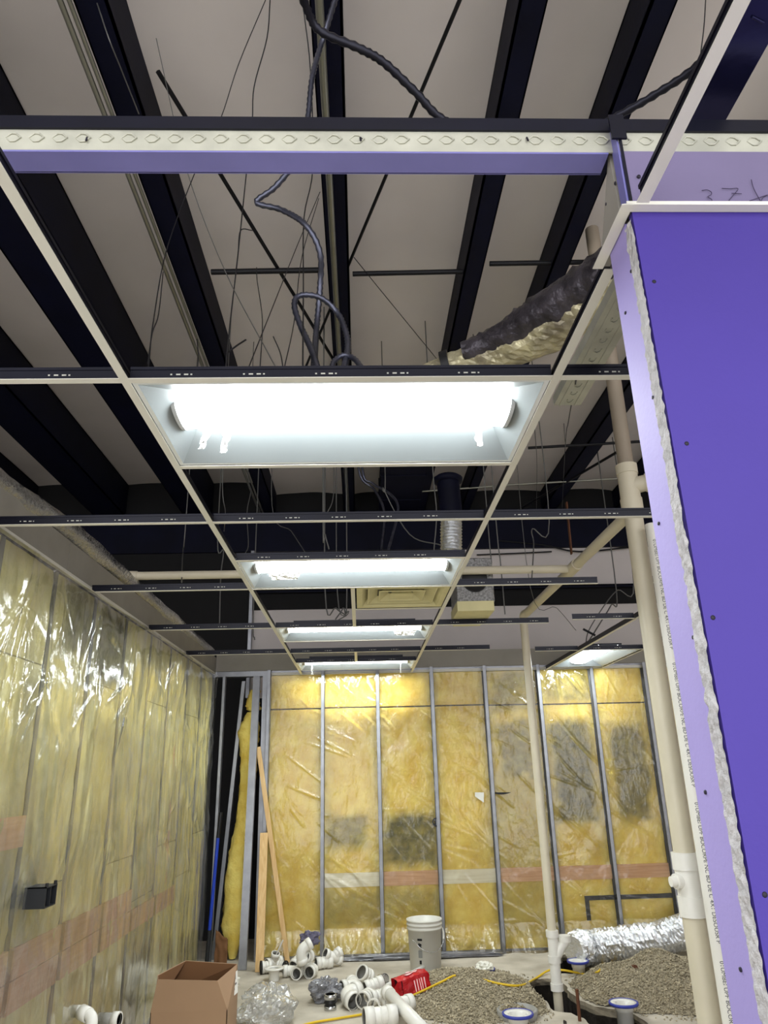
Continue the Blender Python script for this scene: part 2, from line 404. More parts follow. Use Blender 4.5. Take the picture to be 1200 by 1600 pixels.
for i in range(len(ys)-1):
    y0, y1 = ys[i]+.022, ys[i+1]-.022
    dark = [(0, .6, 1.55, 2.0, .35)] if i in (2, 4) else []
    cuts = [0, 1.2, H] if i % 2 == 0 else [0, .9, 2.25, H]
    if i == 3: dark = [(0, .6, 2.25, H, .9)]
    if i == 2: dark = [(0.1, .6, 2.35, H, .8), (0, .3, .9, 2.0, .4)]
    if i == 5: dark = [(0, .6, .3, 2.1, .45)]
    if i == 1: dark = [(0.3, .6, 1.1, 2.2, .5)]
    for k in range(len(cuts)-1):
        sd += 3.7
        batt('insulation_batt', wl, (WL-.006, y0, cuts[k]+.003), (0, 1, 0), 0, y1-y0, cuts[k+1]-cuts[k]-.006, (1, 0, 0), 'wool_pale', dark, sd, .02)
for zz, h_ in ((.86, .13), (.725, .13)):
    for i in range(1, len(ys)-3):
        if i > 4 and zz > .8: continue
        MB().box((WL-.03, ys[i]+.024, zz), (WL+.018, ys[i+1]-.024, zz+h_)).build('blocking_board', 'wood_pinkL', wl)
MB().box((WL-.03, 2.6, 1.415), (WL+.018, 3.745, 1.55)).build('blocking_board', 'wood_pinkL', wl)
for p, q in ((1.0, 1.9),):
    MB().box((WL-.03, 6.5, .05), (WL+.012, 6.56, 2.05)).build('blocking_board', 'wood_pinkL', wl)
m = MB().box((WL-.09, 2.4, 0), (WL+.002, 8.12, .03)); m.build('bottom_track', 'galv', wl)
# drywall strip above ceiling height + wall angle
for a, b in ((1.4, 3.85), (3.855, 5.9), (5.905, 8.12)):
    MB().box((WL-.0, a, H+.012), (WL+.014, b, 2.94)).build('drywall_strip', 'drywall', wl)
tr = MB().box((WL+.014, 1.4, H-.002), (WL+.04, 8.14, H+.001)).box((WL+.012, 1.4, H), (WL+.016, 8.14, H+.03)).build('trim_1', 'teewhite', None, (WL, 5, H))
tag(tr, 'white wall angle along the top of the left wall', 'trim', kind='structure')
eb = thing('electrical_box', 'black plastic electrical box poking out of the left wall', 'electrical box', (WL, 3.95, 1.19))
MB().box((WL+.03, 3.80, 1.15), (WL+.13, 3.805, 1.235)).box((WL+.03, 3.925, 1.15), (WL+.13, 3.93, 1.235)).box((WL+.03, 3.80, 1.15), (WL+.13, 3.93, 1.145)).box((WL+.03, 3.80, 1.23), (WL+.13, 3.93, 1.235)).box((WL+.03, 3.80, 1.15), (WL+.035, 3.93, 1.235)).build('box_shell', 'box_black', eb)
MB().box((WL+.09, 3.86, 1.145), (WL+.128, 3.865, 1.23)).build('divider', 'box_black', eb)
for yy in (3.815, 3.915): MB().tube([(WL+.125, yy, 1.235), (WL+.125, yy, 1.25)], .008, 8).build('nail_boss', 'rubber', eb)
# ---- back wall
wb = thing('wall_back', 'back stud wall filled with yellow fibreglass batts', 'wall', (1.5, WB, 0), kind='structure')
STB = [-1.0, -.41, .19, .79, 1.38, 1.98, 2.58, 3.18, 3.78, 4.38]
for x in STB:
    m = MB(); c_stud(m, (x, WB, 0), (x, WB, H+.05), .036, .09, (-1, 0, 0)); m.build('stud', 'galv', wb)
SB = {1: [(0, .45, .95, 1.30, .75), (.0, .6, .25, .6, .5)], 2: [(0, .58, .80, 1.30, 1.), (0, .58, .3, .6, .5)],
      3: [], 4: [(.05, .55, 2.3, 2.745, .65), (.08, .5, 1.6, 2.2, .75), (0, .6, .1, 1.7, .42)], 5: [(.05, .5, 1.15, 2.2, .95), (0, .6, 2.38, 2.745, .7)],
      6: [(.1, .5, 1.15, 2.15, .9)], 7: [(.1, .5, .9, 2.1, .5)]}
for i in range(len(STB)-1):
    x0, x1 = STB[i]+.02, STB[i+1]-.02
    zc = 2.38+.03*nz(i*3.1)
    for k, (za, zb) in enumerate(((0.02, zc-.008), (zc+.008, H+.02))):
        sd += 2.9
        batt('insulation_batt', wb, (x0, WB+.006, za), (1, 0, 0), 0, x1-x0, zb-za, (0, -1, 0), 'wool', SB.get(i, []), sd, .022)
for i in range(1, len(STB)-1):
    x0, x1 = STB[i]+.022, STB[i+1]-.022
    MB().box((x0, WB-.030, .62), (x1, WB+.01, .75)).build('blocking_board', 'wood_pale' if i in (1, 3) else 'wood_pink', wb)
MB().box((-1.6, WB-.006, H-.004), (4.6, WB+.1, H+.0)).box((-1.6, WB-.006, H), (4.6, WB-.002, H+.05)).build('top_track', 'galv', wb)
MB().box((-1.0, WB-.004, .0), (4.6, WB+.09, .022)).build('bottom_track', 'galv', wb)
MB().box((-1.6, WB+.0, H+.055), (4.6, WB+.015, H+.24)).build('drywall_strip', 'drywall', wb)
tr = MB().box((-1.0, WB-.045, H-.003), (4.6, WB-.012, H)).box((-1.0, WB-.014, H), (4.6, WB-.010, H+.03)).build('trim_2', 'teewhite', None, (1.5, WB, H))
tag(tr, 'white wall angle along the top of the back wall', 'trim', kind='structure')
MB().box((2.25, WB-.03, .43), (3.15, WB+.0, .47)).box((2.25, WB-.03, .25), (2.29, WB, .43)).build('conduit_bracket', 'box_black', wb)
o = MB().lathe([(.0, -.03), (.045, -.03), (.045, 0), (.03, 0), (.03, -.02), (0, -.02)], 12, Matrix.Translation((.775, WB-.02, 1.2)) @ Matrix.Rotation(math.pi/2, 4, 'X')).build('box_opening', 'box_black', wb)
# plastic sheets
def ridges(U, V, segs):
    """height map of sharp creases: every segment is a thin ridge that fades at both ends"""
    Z = np.zeros_like(U)
    for (a0, b0, a1, b1, wd, am) in segs:
        da, db = a1-a0, b1-b0; L2 = da*da+db*db
        t = ((U-a0)*da+(V-b0)*db)/L2; tc = np.clip(t, 0, 1)
        d2 = (U-a0-tc*da)**2+(V-b0-tc*db)**2
        Z += am*np.exp(-d2/(wd*wd))*np.sin(np.pi*np.clip(t, 0.02, .98))**.5
    return Z
def sheet(nu, nv, u0, u1, v0, v1, fn, segs, place_, mt, loc, label):
    U, V = np.meshgrid(np.linspace(u0, u1, nu+1), np.linspace(v0, v1, nv+1))
    Rg = ridges(U, V, segs)
    m = MB(); vs = [place_(U[j, i], V[j, i], fn(U[j, i], V[j, i])+Rg[j, i]) for j in range(nv+1) for i in range(nu+1)]; a = nu+1
    m.add(vs, [(j*a+i, j*a+i+1, (j+1)*a+i+1, (j+1)*a+i) for j in range(nv) for i in range(nu)], 0, True)
    return tag(m.build('plastic_sheet', mt, None, loc), label, 'plastic sheet')
rs = random.Random(5)
def lf(y, z):
    v = z/H
    f = abs(nz(y*2.4+.3*nz(z*1.3), z*.6, 1))*.026+abs(nz(y*4.5+1.0*nz(z*.8, 3), z*.9, 4))*.010
    f += .018*max(0, nz(y*3+z*2.5, z*3-y, 11))*(.3+v)
    return f+.05*max(0, nz(y*1.1, z*.9, 30))
LS = []
for _ in range(70):      # drape lines, steep, most of them high up
    y, z = rs.uniform(2.5, 8.0), H*rs.random()**.6; L = rs.uniform(.2, .9); k = rs.gauss(0, .12)
    LS.append((y, z, y+L*k, z-L, rs.uniform(.012, .026), rs.uniform(.007, .018)))
for _ in range(70):       # fans of tension creases from the staples along the top
    y = rs.choice(ys[1:])+rs.gauss(0, .04); z = rs.choice((2.7, 2.2, 2.2, 1.4)); L = rs.uniform(.15, .5); t = rs.uniform(-.9, .9)
    LS.append((y, z, y+L*math.sin(t), z-L*math.cos(t), .010, rs.uniform(.006, .013)))
for _ in range(30):
    y, z = rs.uniform(2.6, 7.8), rs.uniform(.1, 2.6); L = rs.uniform(.1, .3); t = rs.uniform(-1.5, 1.5)
    LS.append((y, z, y+L*math.sin(t), z-L*math.cos(t), .008, .008))
sheet(520, 230, 2.45, 8.10, .01, H-.005, lf, LS, lambda y, z, f: Vector((WL+.022+f, y, z)), 'sheet_left', (WL, 5.2, 0), 'clear crinkled plastic vapour barrier hanging over the left wall insulation')
def bf(x, z):
    d = x-.8*z
    f = abs(nz(d*2, z*.8, 2))*.010+.010*max(0, nz(x*2.5, z*2.5, 9))
    if z < .25: f += (.25-z)*.45*(.5+.5*nz(x*5, 0, 6))+.03*abs(nz(x*11, z*6, 3))*(.25-z)/.25
    return f
BS = []
for _ in range(110):      # taut diagonal creases running down to the right
    x, z = rs.uniform(-.9, 4.0), rs.uniform(.1, 2.7); L = rs.uniform(.15, .7); t = rs.gauss(1.0, .22)
    BS.append((x, z, x+L*math.cos(t-.35), z-L*math.sin(t-.35), rs.uniform(.007, .011), rs.uniform(.004, .009)))
for _ in range(60):       # small vertical puckers under the top track
    x = rs.choice((rs.uniform(-.4, .3), rs.uniform(1.9, 2.5), rs.uniform(-.9, 4))); L = rs.uniform(.06, .3)
    BS.append((x, 2.72, x+L*rs.gauss(.2, .4), 2.72-L, .009, rs.uniform(.004, .010)))
for _ in range(40):
    x = rs.choice(STB[1:])+rs.gauss(0, .02); z = rs.uniform(.2, 2.6); L = rs.uniform(.08, .4); t = rs.gauss(.3, .3)
    BS.append((x, z, x+L*math.cos(t), z-L*math.sin(t), .007, .006))
sheet(560, 270, -.99, 4.5, .0, H-.01, bf, BS, lambda x, z, f: Vector((x, WB-.036-f, z)), 'sheet_back', (1.5, WB, 0), 'clear taut plastic vapour barrier stretched over the back wall insulation')
tf = MB().grid(lambda u, v: at(742+14*u, 1238+16*v*(.4+.6*u), y=WB-.075-.02*u*v), 4, 4).build('torn_flap', 'plastic_white', None, tuple(at(750, 1245, y=WB-.08))); tag(tf, 'small torn white flap stuck on the back wall plastic', 'plastic scrap')
sl = MB().grid(lambda u, v: at(768+30*u, 1238+(3*math.sin(math.pi*u)+.5)*v, y=WB-.07), 8, 2).build('slit', 'rubber', tf)
def bundle(pts, rad, seed):
    P = smooth_path(pts, 10)
    return MB().tube(P, rad, 16, rfun=lambda i, j: 1+.35*nz(i*.35, j*1.3+seed)+.2*nz(i*1.1, j*2.1, seed))
o = bundle([(WL-.02, 2.2, 2.97), (WL-.03, 3.1, 2.97), (WL-.01, 3.8, 3.0), (WL-.03, 5.0, 3.0), (WL-.02, 6.2, 2.98), (WL-.03, 8.0, 2.97)], .06, 4).build('plastic_bundle', 'wrap', None, (WL, 5, 2.95))
tag(o, 'rolled-up clear plastic lying along the top of the left wall', 'plastic sheet')

# ================================================================== PURPLE PARTITION at the right
PX, PY, PT = .555, 1.147, .127
wr = thing('wall_right', 'purple drywall partition end with raw gypsum edge', 'wall', (1.0, 1.25, 0), kind='structure')
MB().box((PX+.004, PY, 0), (2.2, PY+.016, H)).build('front_board', 'purple', wr)
MB().box((PX+.008, PY+.002, H), (2.2, PY+.016, 2.905)).build('upper_board', 'lavender_shade', wr)
m = MB()
def edge(u, v):
    z = 2.73*v; a = PY+.0005+.036*u
    return Vector((PX+.0025*nz(u*4, z*30, 1)+.003*nz(u*9, z*70, 4)-.003*max(0, nz(z*6, 2)), a+(.0025*nz(z*11, 1)+.0035*nz(z*47, 5)+.002*nz(z*110, 7))*(1 if u > .5 else 0), z))
m.grid(edge, 6, 900, smooth=False, flip=True); m.build('raw_edge', 'gypsum', wr)
MB().box((PX+.001, PY+.034, 0), (PX+.014, PY+PT, H)).build('side_board', 'lavender', wr)
sv = [(PY+.045, H), (PY+PT+.04, H), (PY+PT+.03, 2.80), (PY+.05, 2.955)]
m = MB(); m.add([Vector((PX+x, y, z)) for x in (0, .014) for y, z in sv], [(0, 1, 2, 3)[::-1], (4, 5, 6, 7), (0, 1, 5, 4), (1, 2, 6, 5), (2, 3, 7, 6), (3, 0, 4, 7)]); m.build('side_upper_board', 'drywall', wr)
MB().box((PX+.016, PY+.02, 0), (2.2, PY+PT-.01, .02)).box((PX+.016, PY+.02, 0), (PX+.02, PY+PT-.012, 2.9)).box((2.19, PY+.02, 0), (2.2, PY+PT, 2.9)).box((PX+.3, PY+PT-.014, 0), (2.2, PY+PT, 2.74)).build('framing', 'galv', wr)
# screws
m0 = None
for (px, py) in ((1022, 440), (1073, 693), (1114, 965), (1195, 1398)):
    p = at(px, py, y=PY); o = MB().lathe([(0, -.0012), (.0036, -.0012), (.0042, 0), (.0042, .001)], 10, Matrix.Translation(p) @ Matrix.Rotation(-math.pi/2, 4, 'X')).build('screw', 'screw', wr)
for (px, py) in ((986, 424), (977, 489), (1020, 621), (1029, 818), (1083, 996), (1102, 1238), (1157, 1515)):
    p = at(px, py, x=PX); MB().lathe([(0, -.0012), (.0032, -.0012), (.0036, 0), (.0036, .001)], 10, Matrix.Translation(p) @ Matrix.Rotation(math.pi/2, 4, 'Y')).build('screw', 'screw', wr)
for (px, py) in ((961, 286), (947, 319)):
    p = at(px, py, x=PX); MB().lathe([(0, -.0012), (.0032, -.0012), (.0036, 0), (.0036, .001)], 10, Matrix.Translation(p) @ Matrix.Rotation(math.pi/2, 4, 'Y')).build('screw', 'screw', wr)
p = at(998, 276, y=PY); MB().lathe([(0, -.002), (.0036, -.002), (.0042, 0), (.0042, .001)], 10, Matrix.Translation(p) @ Matrix.Rotation(-math.pi/2, 4, 'X')).build('screw', 'screw', wr)
# pencilled size on the board above the trim: 3 7 x 9
def zp(x, y): return at(860+x/3.53, 180+y/3.53, y=PY-.0012)
for st in ([(835, 415), (865, 412), (888, 425), (885, 440), (868, 450), (890, 465), (885, 482), (868, 490)],
           [(945, 403), (990, 405), (1035, 405), (1010, 440), (985, 470)], [(1000, 430), (1055, 433)],
           [(1108, 355), (1120, 400), (1145, 450), (1160, 475)], [(1100, 472), (1150, 455), (1195, 440)],
           [(1200, 440), (1172, 455), (1165, 480), (1180, 500), (1215, 490), (1230, 460), (1205, 440), (1225, 470), (1215, 520), (1190, 530)]):
    MB().tube(smooth_path([zp(*q) for q in st], 5), .0007, 5).build('pencil_mark', 'pencil', wr)
for st in ([(1050, 702), (1051, 707)], [(1124, 700), (1126, 714)]):
    pass
# trims around the partition
tr = MB().box((PX-.02, PY-.022, H-.002), (2.2, PY-.0015, H+.0)).box((PX-.005, PY-.0035, H-.0), (2.2, PY-.0012, H+.024)).build('trim_3', 'teewhite', None, (1, PY, H))
tag(tr, 'white wall angle across the front of the purple partition', 'trim', kind='structure')
tr = MB().box((PX-.024, PY-.022, H-.003), (PX-.001, PY+PT+.045, H-.001)).box((PX-.0035, PY-.0, H-.0), (PX-.001, PY+PT+.045, H+.024)).build('trim_4', 'teewhite', None, (PX, PY, H))
tag(tr, 'short white wall angle folded round the side of the purple partition', 'trim', kind='structure')

# ================================================================== STEEL HEADER crossing the top of the picture
hd = thing('steel_header', 'galvanised steel header with embossed dimples crossing above the purple partition', 'steel beam', (0, PY+.02, 2.93))
HX0, HX1 = -1.6, 2.2
PH = PY+.013
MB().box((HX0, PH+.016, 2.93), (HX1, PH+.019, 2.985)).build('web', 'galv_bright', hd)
MB().box((HX0, PH+.0165, 2.926), (PX-.01, PH+.072, 2.93)).build('bottom_flange', 'galv_bounce', hd)
MB().box((HX0, PH+.070, 2.926), (PX-.01, PH+.074, 2.945)).build('lip', 'galv_bounce', hd)
MB().box((PX+.01, PH+.015, 2.905), (HX1, PH+.018, 2.932)).build('lower_web', 'galv_bounce', hd)
MB().box((HX0, PH+.010, 2.985), (HX1, PH+.09, 3.018)).build('top_flange', 'teeweb', hd)  # dark strip stands in for the shade along the header top
dm = None; kx = HX0+.03
while kx < HX1-.03:
    if dm is None:
        m = MB(); z = 2.962; y = PH+.0155
        P = [Vector((kx-.015, y, z)), Vector((kx-.004, y-.001, z+.011)), Vector((kx+.006, y-.0012, z+.010)), Vector((kx+.016, y-.0012, z)), Vector((kx+.006, y-.0012, z-.010)), Vector((kx-.004, y-.001, z-.011)), Vector((kx-.015, y, z))]
        m.tube(P[0:7], [.0006, .0014, .0020, .0024, .0020, .0014, .0006], 6)
        dm = m.build('dimple', 'galv_bright', hd); k0 = kx
    else: part_copy(dm, hd, (kx-k0, 0, 0))
    kx += .0478
for px in (136, 563, 823):
    p = at(px, 215, y=PH+.014); MB().tube([p, p+Vector((.001, -.004, -.012))], .0022, 6).build('screw', 'screw', hd)
# corner stud down to the trim corner and a loose channel overhead
cs = thing('corner_stud', 'short galvanised corner stud between header and purple partition corner', 'steel stud', (PX+.03, PY+.02, H))
MB().box((PX-.0, PY+.005, H+.01), (PX+.004, PY+.034, 3.0)).build('stud_face', 'galv_bounce', cs)
MB().box((PX+.004, PY+.001, H+.01), (PX+.010, PY+.0035, 3.0)).build('stud_flange', 'teeweb', cs)
MB().box((PX-.012, PY-.004, 2.935), (PX+.02, PY+.001, 3.0)).build('stud_clip', 'teeweb', cs)
ch = thing('overhead_channel', 'dark shiny steel channel running overhead above the purple partition', 'steel channel', (.82, .8, 3.1))
mat('navy_shiny', rgb(40, 40, 78), .22, .7, var=.2, vscale=5, bump=.15, bscale=14)
MB().box((.77, .0, 3.10), (.865, 1.26, 3.104)).box((.77, 0, 3.104), (.773, 1.26, 3.14)).box((.862, 0, 3.104), (.865, 1.26, 3.14)).build('channel_body', 'navy_shiny', ch)
for yy in (.45, .75, 1.0): MB().tube([(.80, yy, 3.099), (.83, yy+.012, 3.0985)], .003, 6).build('emboss', 'navy_shiny', ch)
MB().box((.815, .86, 3.0985), (.85, .90, 3.1)).build('paper_label', 'drywall', ch)
# dimpled stud lying over the grid beside the right runner
dt = thing('dimpled_stud', 'pale dimpled steel stud lying over the grid beside the duct', 'steel stud', (.72, 1.7, 2.83))
MB().box((.655, 1.34, 2.83), (.745, 2.12, 2.833)).box((.655, 1.34, 2.833), (.658, 2.12, 2.862)).box((.742, 1.34, 2.833), (.745, 2.12, 2.862)).build('stud_body', 'galv_bright', dt)
MB().box((.672, 1.34, 2.8275), (.676, 2.12, 2.83)).box((.722, 1.34, 2.8275), (.726, 2.12, 2.83)).build('rib', 'galv_bright', dt)
d0 = None; yy = 1.38
while yy < 2.1:
    if d0 is None: d0 = MB().tube([(.69, yy, 2.8295), (.69, yy+.014, 2.8285), (.70, yy+.02, 2.828), (.708, yy+.012, 2.8285), (.708, yy, 2.8295)], .002, 6).build('dimple', 'galv_bright', dt); y00 = yy
    else: part_copy(d0, dt, (0, yy-y00, 0))
    yy += .05
# ================================================================== SUSPENDED GRID
cg = thing('ceiling_grid', 'white suspended ceiling grid of open tees across the room', 'ceiling grid', (0, 4.5, H))
def tee(p, q, name, slots=True):
    p, q = Vector(p), Vector(q); d = (q-p); L = d.length; d.normalize(); a = Vector((-d.y, d.x, 0)); up = Vector((0, 0, 1))
    def slab(m, a0, a1, z0, z1, mi=0, s0=0, s1=None):
        s1 = L if s1 is None else s1
        m.add([p+d*s+a*x+up*z for s in (s0, s1) for z in (z0, z1) for x in (a0, a1)], [(0, 2, 3, 1), (4, 5, 7, 6), (0, 1, 5, 4), (2, 6, 7, 3), (0, 4, 6, 2), (1, 3, 7, 5)], mi)
    m = MB(); slab(m, -.001, .001, .002, .034); slab(m, -.0035, .0035, .034, .043)
    if slots:
        s = .14
        while s < L-.1:
            for o_, w_ in ((-.028, .005), (-.012, .012), (.010, .012), (.028, .005)): slab(m, -.0018, .0018, .017, .021, 1, s+o_, s+o_+w_)
            s += .2032
    o = m.build(name, ['teeweb', 'teeslot'], cg)
    m = MB(); slab(m, -.0125, .0125, 0, .0018); m.build('flange', 'teewhite', o)
    return o
def run(x, y0, y1): tee((x, y0, H), (x, y1, H), 'main_runner', False)
def cross(y, x0, x1): tee((x0, y, H), (x1, y, H), 'cross_tee')
run(X0, -1.9, WB-.012); run(X1, -1.9, PY-.024); run(X1, PY+PT+.05, WB-.012)
for k in range(5):
    y = R0+k*S
    cross(y, WL+.018, X0-.013); cross(y, X0+.013, X1-.013)
    xe = (1.78, 1.78, 1.45, 1.45, 1.20)[k]
    cross(y, X1+.013, xe)
cross(R0+.61, X0+.013, X1-.013); cross(R0+2*S-.61, X0+.013, X1-.013); cross(R0+3*S+.61, X0+.013, X1-.013); cross(R0+4*S+.61, X0+.013, X1-.013)
cross(R0+2*S+.61, -.03, X1-.013)
run((X0+X1)/2, R0+2*S+.013, R0+3*S-.013); run((X0+X1)/2, R0+4*S+.013, R0+4*S+.6)
run(2.09, 5.0, WB-.012)
cross(5.34, 1.6, 2.07); cross(5.34, 2.11, 2.7); cross(6.84, 1.66, 2.07); cross(6.84, 2.11, 2.7); cross(8.06, 2.11, 2.7); cross(4.24, 1.74, 2.2)
run(2.715, 5.0, WB-.012)
cross(-.6, X0+.013, X1-.013); cross(-1.21, X0+.013, X1-.013)
# ================================================================== TROFFERS
def troffer(x0, x1, y0, y1, label, along='x'):
    """recessed two-by-four fixture; local frame: length along lx, width along ly"""
    cx, cy = (x0+x1)/2, (y0+y1)/2
    L, W = (x1-x0, y1-y0) if along == 'x' else (y1-y0, x1-x0)
    t = thing('ceiling_light', label, 'ceiling light', (cx, cy, H), 'recessed ceiling lights')
    if along == 'y': t.rotation_euler = (0, 0, math.pi/2)
    l, wd, dp, b = L/2-.014, W/2-.014, .066, .014
    m = MB()
    m.add([(-l, -wd, .004), (l, -wd, .004), (l, wd, .004), (-l, wd, .004), (-l+b, -wd+b, .004), (l-b, -wd+b, .004), (l-b, wd-b, .004), (-l+b, wd-b, .004)], [(0, 1, 5, 4), (1, 2, 6, 5), (2, 3, 7, 6), (3, 0, 4, 7)])
    m.build('frame', 'lamp_white', t, local=True)
    m = MB(); il, iw = l-b, wd-b; e = .075
    m.add([(-il, -iw, .004), (il, -iw, .004), (il, iw, .004), (-il, iw, .004), (-il+e, -.13, dp), (il-e, -.13, dp), (il-e, .13, dp), (-il+e, .13, dp)], [(0, 1, 5, 4), (2, 3, 7, 6), (4, 5, 6, 7)])
    m.build('reflector', 'reflector', t, local=True)
    for sx in (-1, 1):
        m = MB(); m.add([(sx*il, -iw, .004), (sx*il, iw, .004), (sx*(il-e), .13, dp), (sx*(il-e), -.13, dp)], [(0, 1, 2, 3)]); m.build('end_plate', 'reflector', t, local=True)
    m = MB(); ll = il-e*.75; n = 14
    prof = [(-.092*math.cos(math.pi*i/n), dp-.004-.034*math.sin(math.pi*i/n)**.8) for i in range(n+1)]
    m.add([(sx*ll, y, z) for sx in (-1, 1) for y, z in prof], [(i, i+1, n+2+i, n+1+i) for i in range(n)], 0, True)
    m.build('lens', 'lens', t, local=True)
    for sx in (-1, 1):
        m = MB(); m.add([(sx*(ll+.001), y*1.06, z-.004) for y, z in prof]+[(sx*(ll+.014), y*1.06, z-.004) for y, z in prof], [(i, i+1, n+2+i, n+1+i) for i in range(n)]+[tuple(range(n+1))], 0, False)
        m.build('lens_cap', 'lens_cap', t, local=True)
    m = MB(); m.box((-l+.12, -.15, dp+.004), (l-.12, .15, dp+.02)).build('housing', 'teeweb', t, local=True)
    return t
F1 = troffer(X0, X1, R0, R0+.61, 'lit ceiling light with plastic wrap strips, nearest and largest of the row')
F2 = troffer(X0, X1, R0+2*S-.61, R0+2*S, 'lit ceiling light beside the square air diffuser, second of the row')
F3 = troffer(X0, X1, R0+3*S, R0+3*S+.61, 'lit ceiling light just beyond the square air diffuser, third of the row')
F4 = troffer(X0, X1, R0+4*S+.61, R0+5*S, 'lit ceiling light at the back wall end of the row')
F5 = troffer(2.105, 2.70, 6.86, 8.04, 'lit ceiling light turned lengthwise over the far right corner', 'y')
F0 = troffer(X0, X1, -1.21, -.6, 'lit ceiling light behind the viewpoint in the same row')
# shipping film left hanging on the lenses
def strip(parent, x, y, z, dx, L, w, seed):
    def fn(u, v): return Vector((x+dx*v+w*(u-.5)*(1-.3*v)+.008*nz(v*6, u*3, seed), y+.05*v+.006*nz(u*6, v*5, seed+2), z-L*v+.006*nz(u*4, v*9, seed+5)))
    MB().grid(fn, 6, 16).build('film_strip', 'wrap', parent, local=True)
strip(F1, -.42, -.02, .03, -.045, .085, .03, 1); strip(F1, -.365, -.02, .03, -.03, .10, .03, 2); strip(F1, .43, -.02, .03, .005, .085, .03, 3)
strip(F4, -.46, .0, .03, 0, .10, .02, 4); strip(F4, .46, .02, .03, 0, .10, .012, 5); strip(F2, -.38, 0, .03, 0, .04, .2, 6); strip(F3, .4, 0, .03, 0, .04, .2, 7)
# ================================================================== AIR DIFFUSER
ad = thing('air_diffuser', 'square metal four-way air diffuser set in the ceiling grid', 'air vent', (.27, R0+2*S+.305, H))
hw = .285
m = MB()
def ring(m, a, za, b, zb, mi=0): 
    A_ = [(-a, -a, za), (a, -a, za), (a, a, za), (-a, a, za), (-b, -b, zb), (b, -b, zb), (b, b, zb), (-b, b, zb)]
    m.add(A_, [(0, 1, 5, 4), (1, 2, 6, 5), (2, 3, 7, 6), (3, 0, 4, 7)], mi)
ring(m, hw, .004, hw-.035, .004); ring(m, hw-.035, .004, hw-.07, .05); m.build('frame', 'cream', ad, local=True)
for a, b in ((.215, .15), (.145, .08)):
    m = MB(); ring(m, a, .012, b, .055); ring(m, a, .012, a-.008, .012); ring(m, a, .012, a, .017); m.build('louver', 'cream', ad, local=True)
m = MB(); m.add([(-.075, -.075, .014), (.075, -.075, .014), (.075, .075, .014), (-.075, .075, .014)], [(0, 1, 2, 3)]); ring(m, .075, .014, .05, .04); m.build('center_cone', 'cream', ad, local=True)
m = MB(); m.box((-.27, -.27, .056), (.27, .27, .15)); m.build('plenum', 'teeweb', ad, local=True)
bk = MB().box((.15, R0+2*S+.62, H+.05), (.32, R0+2*S+.8, H+.12)).build('junction_cover', 'galv', ad)

# ================================================================== PIPES ABOVE THE CEILING
def elbow(pts, r=.05, k=6):
    return smooth_path(pts, k)
st = thing('drain_stack', 'thick cream plastic drain stack with cleanout beside the purple partition', 'pipe', (1.64, 4.0, 0))
SX, SY = 1.635, 4.0
MB().tube([(SX, SY, 0), (SX, SY, 1.06)], .057, 24).build('lower_pipe', 'pvc_cream', st)
MB().tube([(SX, SY, 1.24), (SX, SY, 3.20)], .053, 24).build('upper_pipe', 'pvc_cream', st)
MB().tube([(SX, SY, 3.20), (SX+.01, SY, 5.2)], .046, 20).build('vent_pipe', 'pvc_brown', st)
f = MB().tube([(SX, SY, .99), (SX, SY, 1.08)], .066, 24).tube([(SX, SY, 1.08), (SX, SY, 1.2)], .060, 24).tube([(SX, SY, 1.2), (SX, SY, 1.28)], .066, 24).build('cleanout_tee', 'pvc', st)
MB().tube([(SX, SY, 1.15), (SX-.075, SY-.02, 1.15)], .036, 18).tube([(SX-.07, SY-.02, 1.15), (SX-.10, SY-.022, 1.15)], .024, 18).build('cleanout_cap', 'pvc', f)
f = MB().tube([(SX, SY, 3.12), (SX, SY, 3.20)], .064, 24).tube([(SX, SY, 3.20), (SX, SY, 3.36)], .059, 24).tube([(SX, SY, 3.36), (SX, SY, 3.42)], .064, 24).build('top_fitting', 'pvc_cream', st)
MB().tube([(SX, SY, 3.28), (SX+.09, SY-.04, 3.29)], .05, 18).tube([(SX+.085, SY-.038, 3.29), (SX+.115, SY-.05, 3.29)], .056, 18).build('branch_hub', 'pvc_cream', f)
PXX, PYY, PR = 1.682, 3.88, .036
pp = thing('printed_pipe', 'slim white plastic pipe with dark printing beside the thick stack', 'pipe', (PXX, PYY, 0))
MB().tube([(PXX, PYY, 0), (PXX, PYY, 3.0)], PR, 20).build('pipe_body', 'pvc', pp)
cu = bpy.data.curves.new('print', 'FONT'); cu.body = '01UMBEI UPF BOCORPE NC BD DE C 4X1 DESOUSR P'; cu.size = .026
to = bpy.data.objects.new('print', cu); COL.objects.link(to); bpy.context.view_layer.update()
tm = bpy.data.meshes.new_from_object(to.evaluated_get(bpy.context.evaluated_depsgraph_get())); COL.objects.unlink(to); bpy.data.objects.remove(to)
tm.materials.append(M['print'])
ang0 = math.radians(-102)
for v in tm.vertices:   # wrap the flat lettering round the pipe, reading downwards
    s, h_ = v.co.x, v.co.y; th = ang0+(h_-.012)/PR
    v.co = Vector(((PR+.0008)*math.cos(th), (PR+.0008)*math.sin(th), -s))
for zt in (2.90, 2.21, 1.52, .83):
    o = bpy.data.objects.new('lettering', tm); COL.objects.link(o); o.parent = pp; o.location = (0, 0, zt)
vp = thing('vent_pipe', 'slim cream plastic pipe rising in front of the back wall', 'pipe', (1.52, 6.6, 0))
VX, VY = 1.52, 6.6
MB().tube([(VX, VY, -.42), (VX, VY, .10)], .036, 18).build('pipe_foot', 'pvc_cream', vp)
MB().tube([(VX, VY, .44), (VX, VY, 3.02)], .036, 18).build('pipe_body', 'pvc_cream', vp)
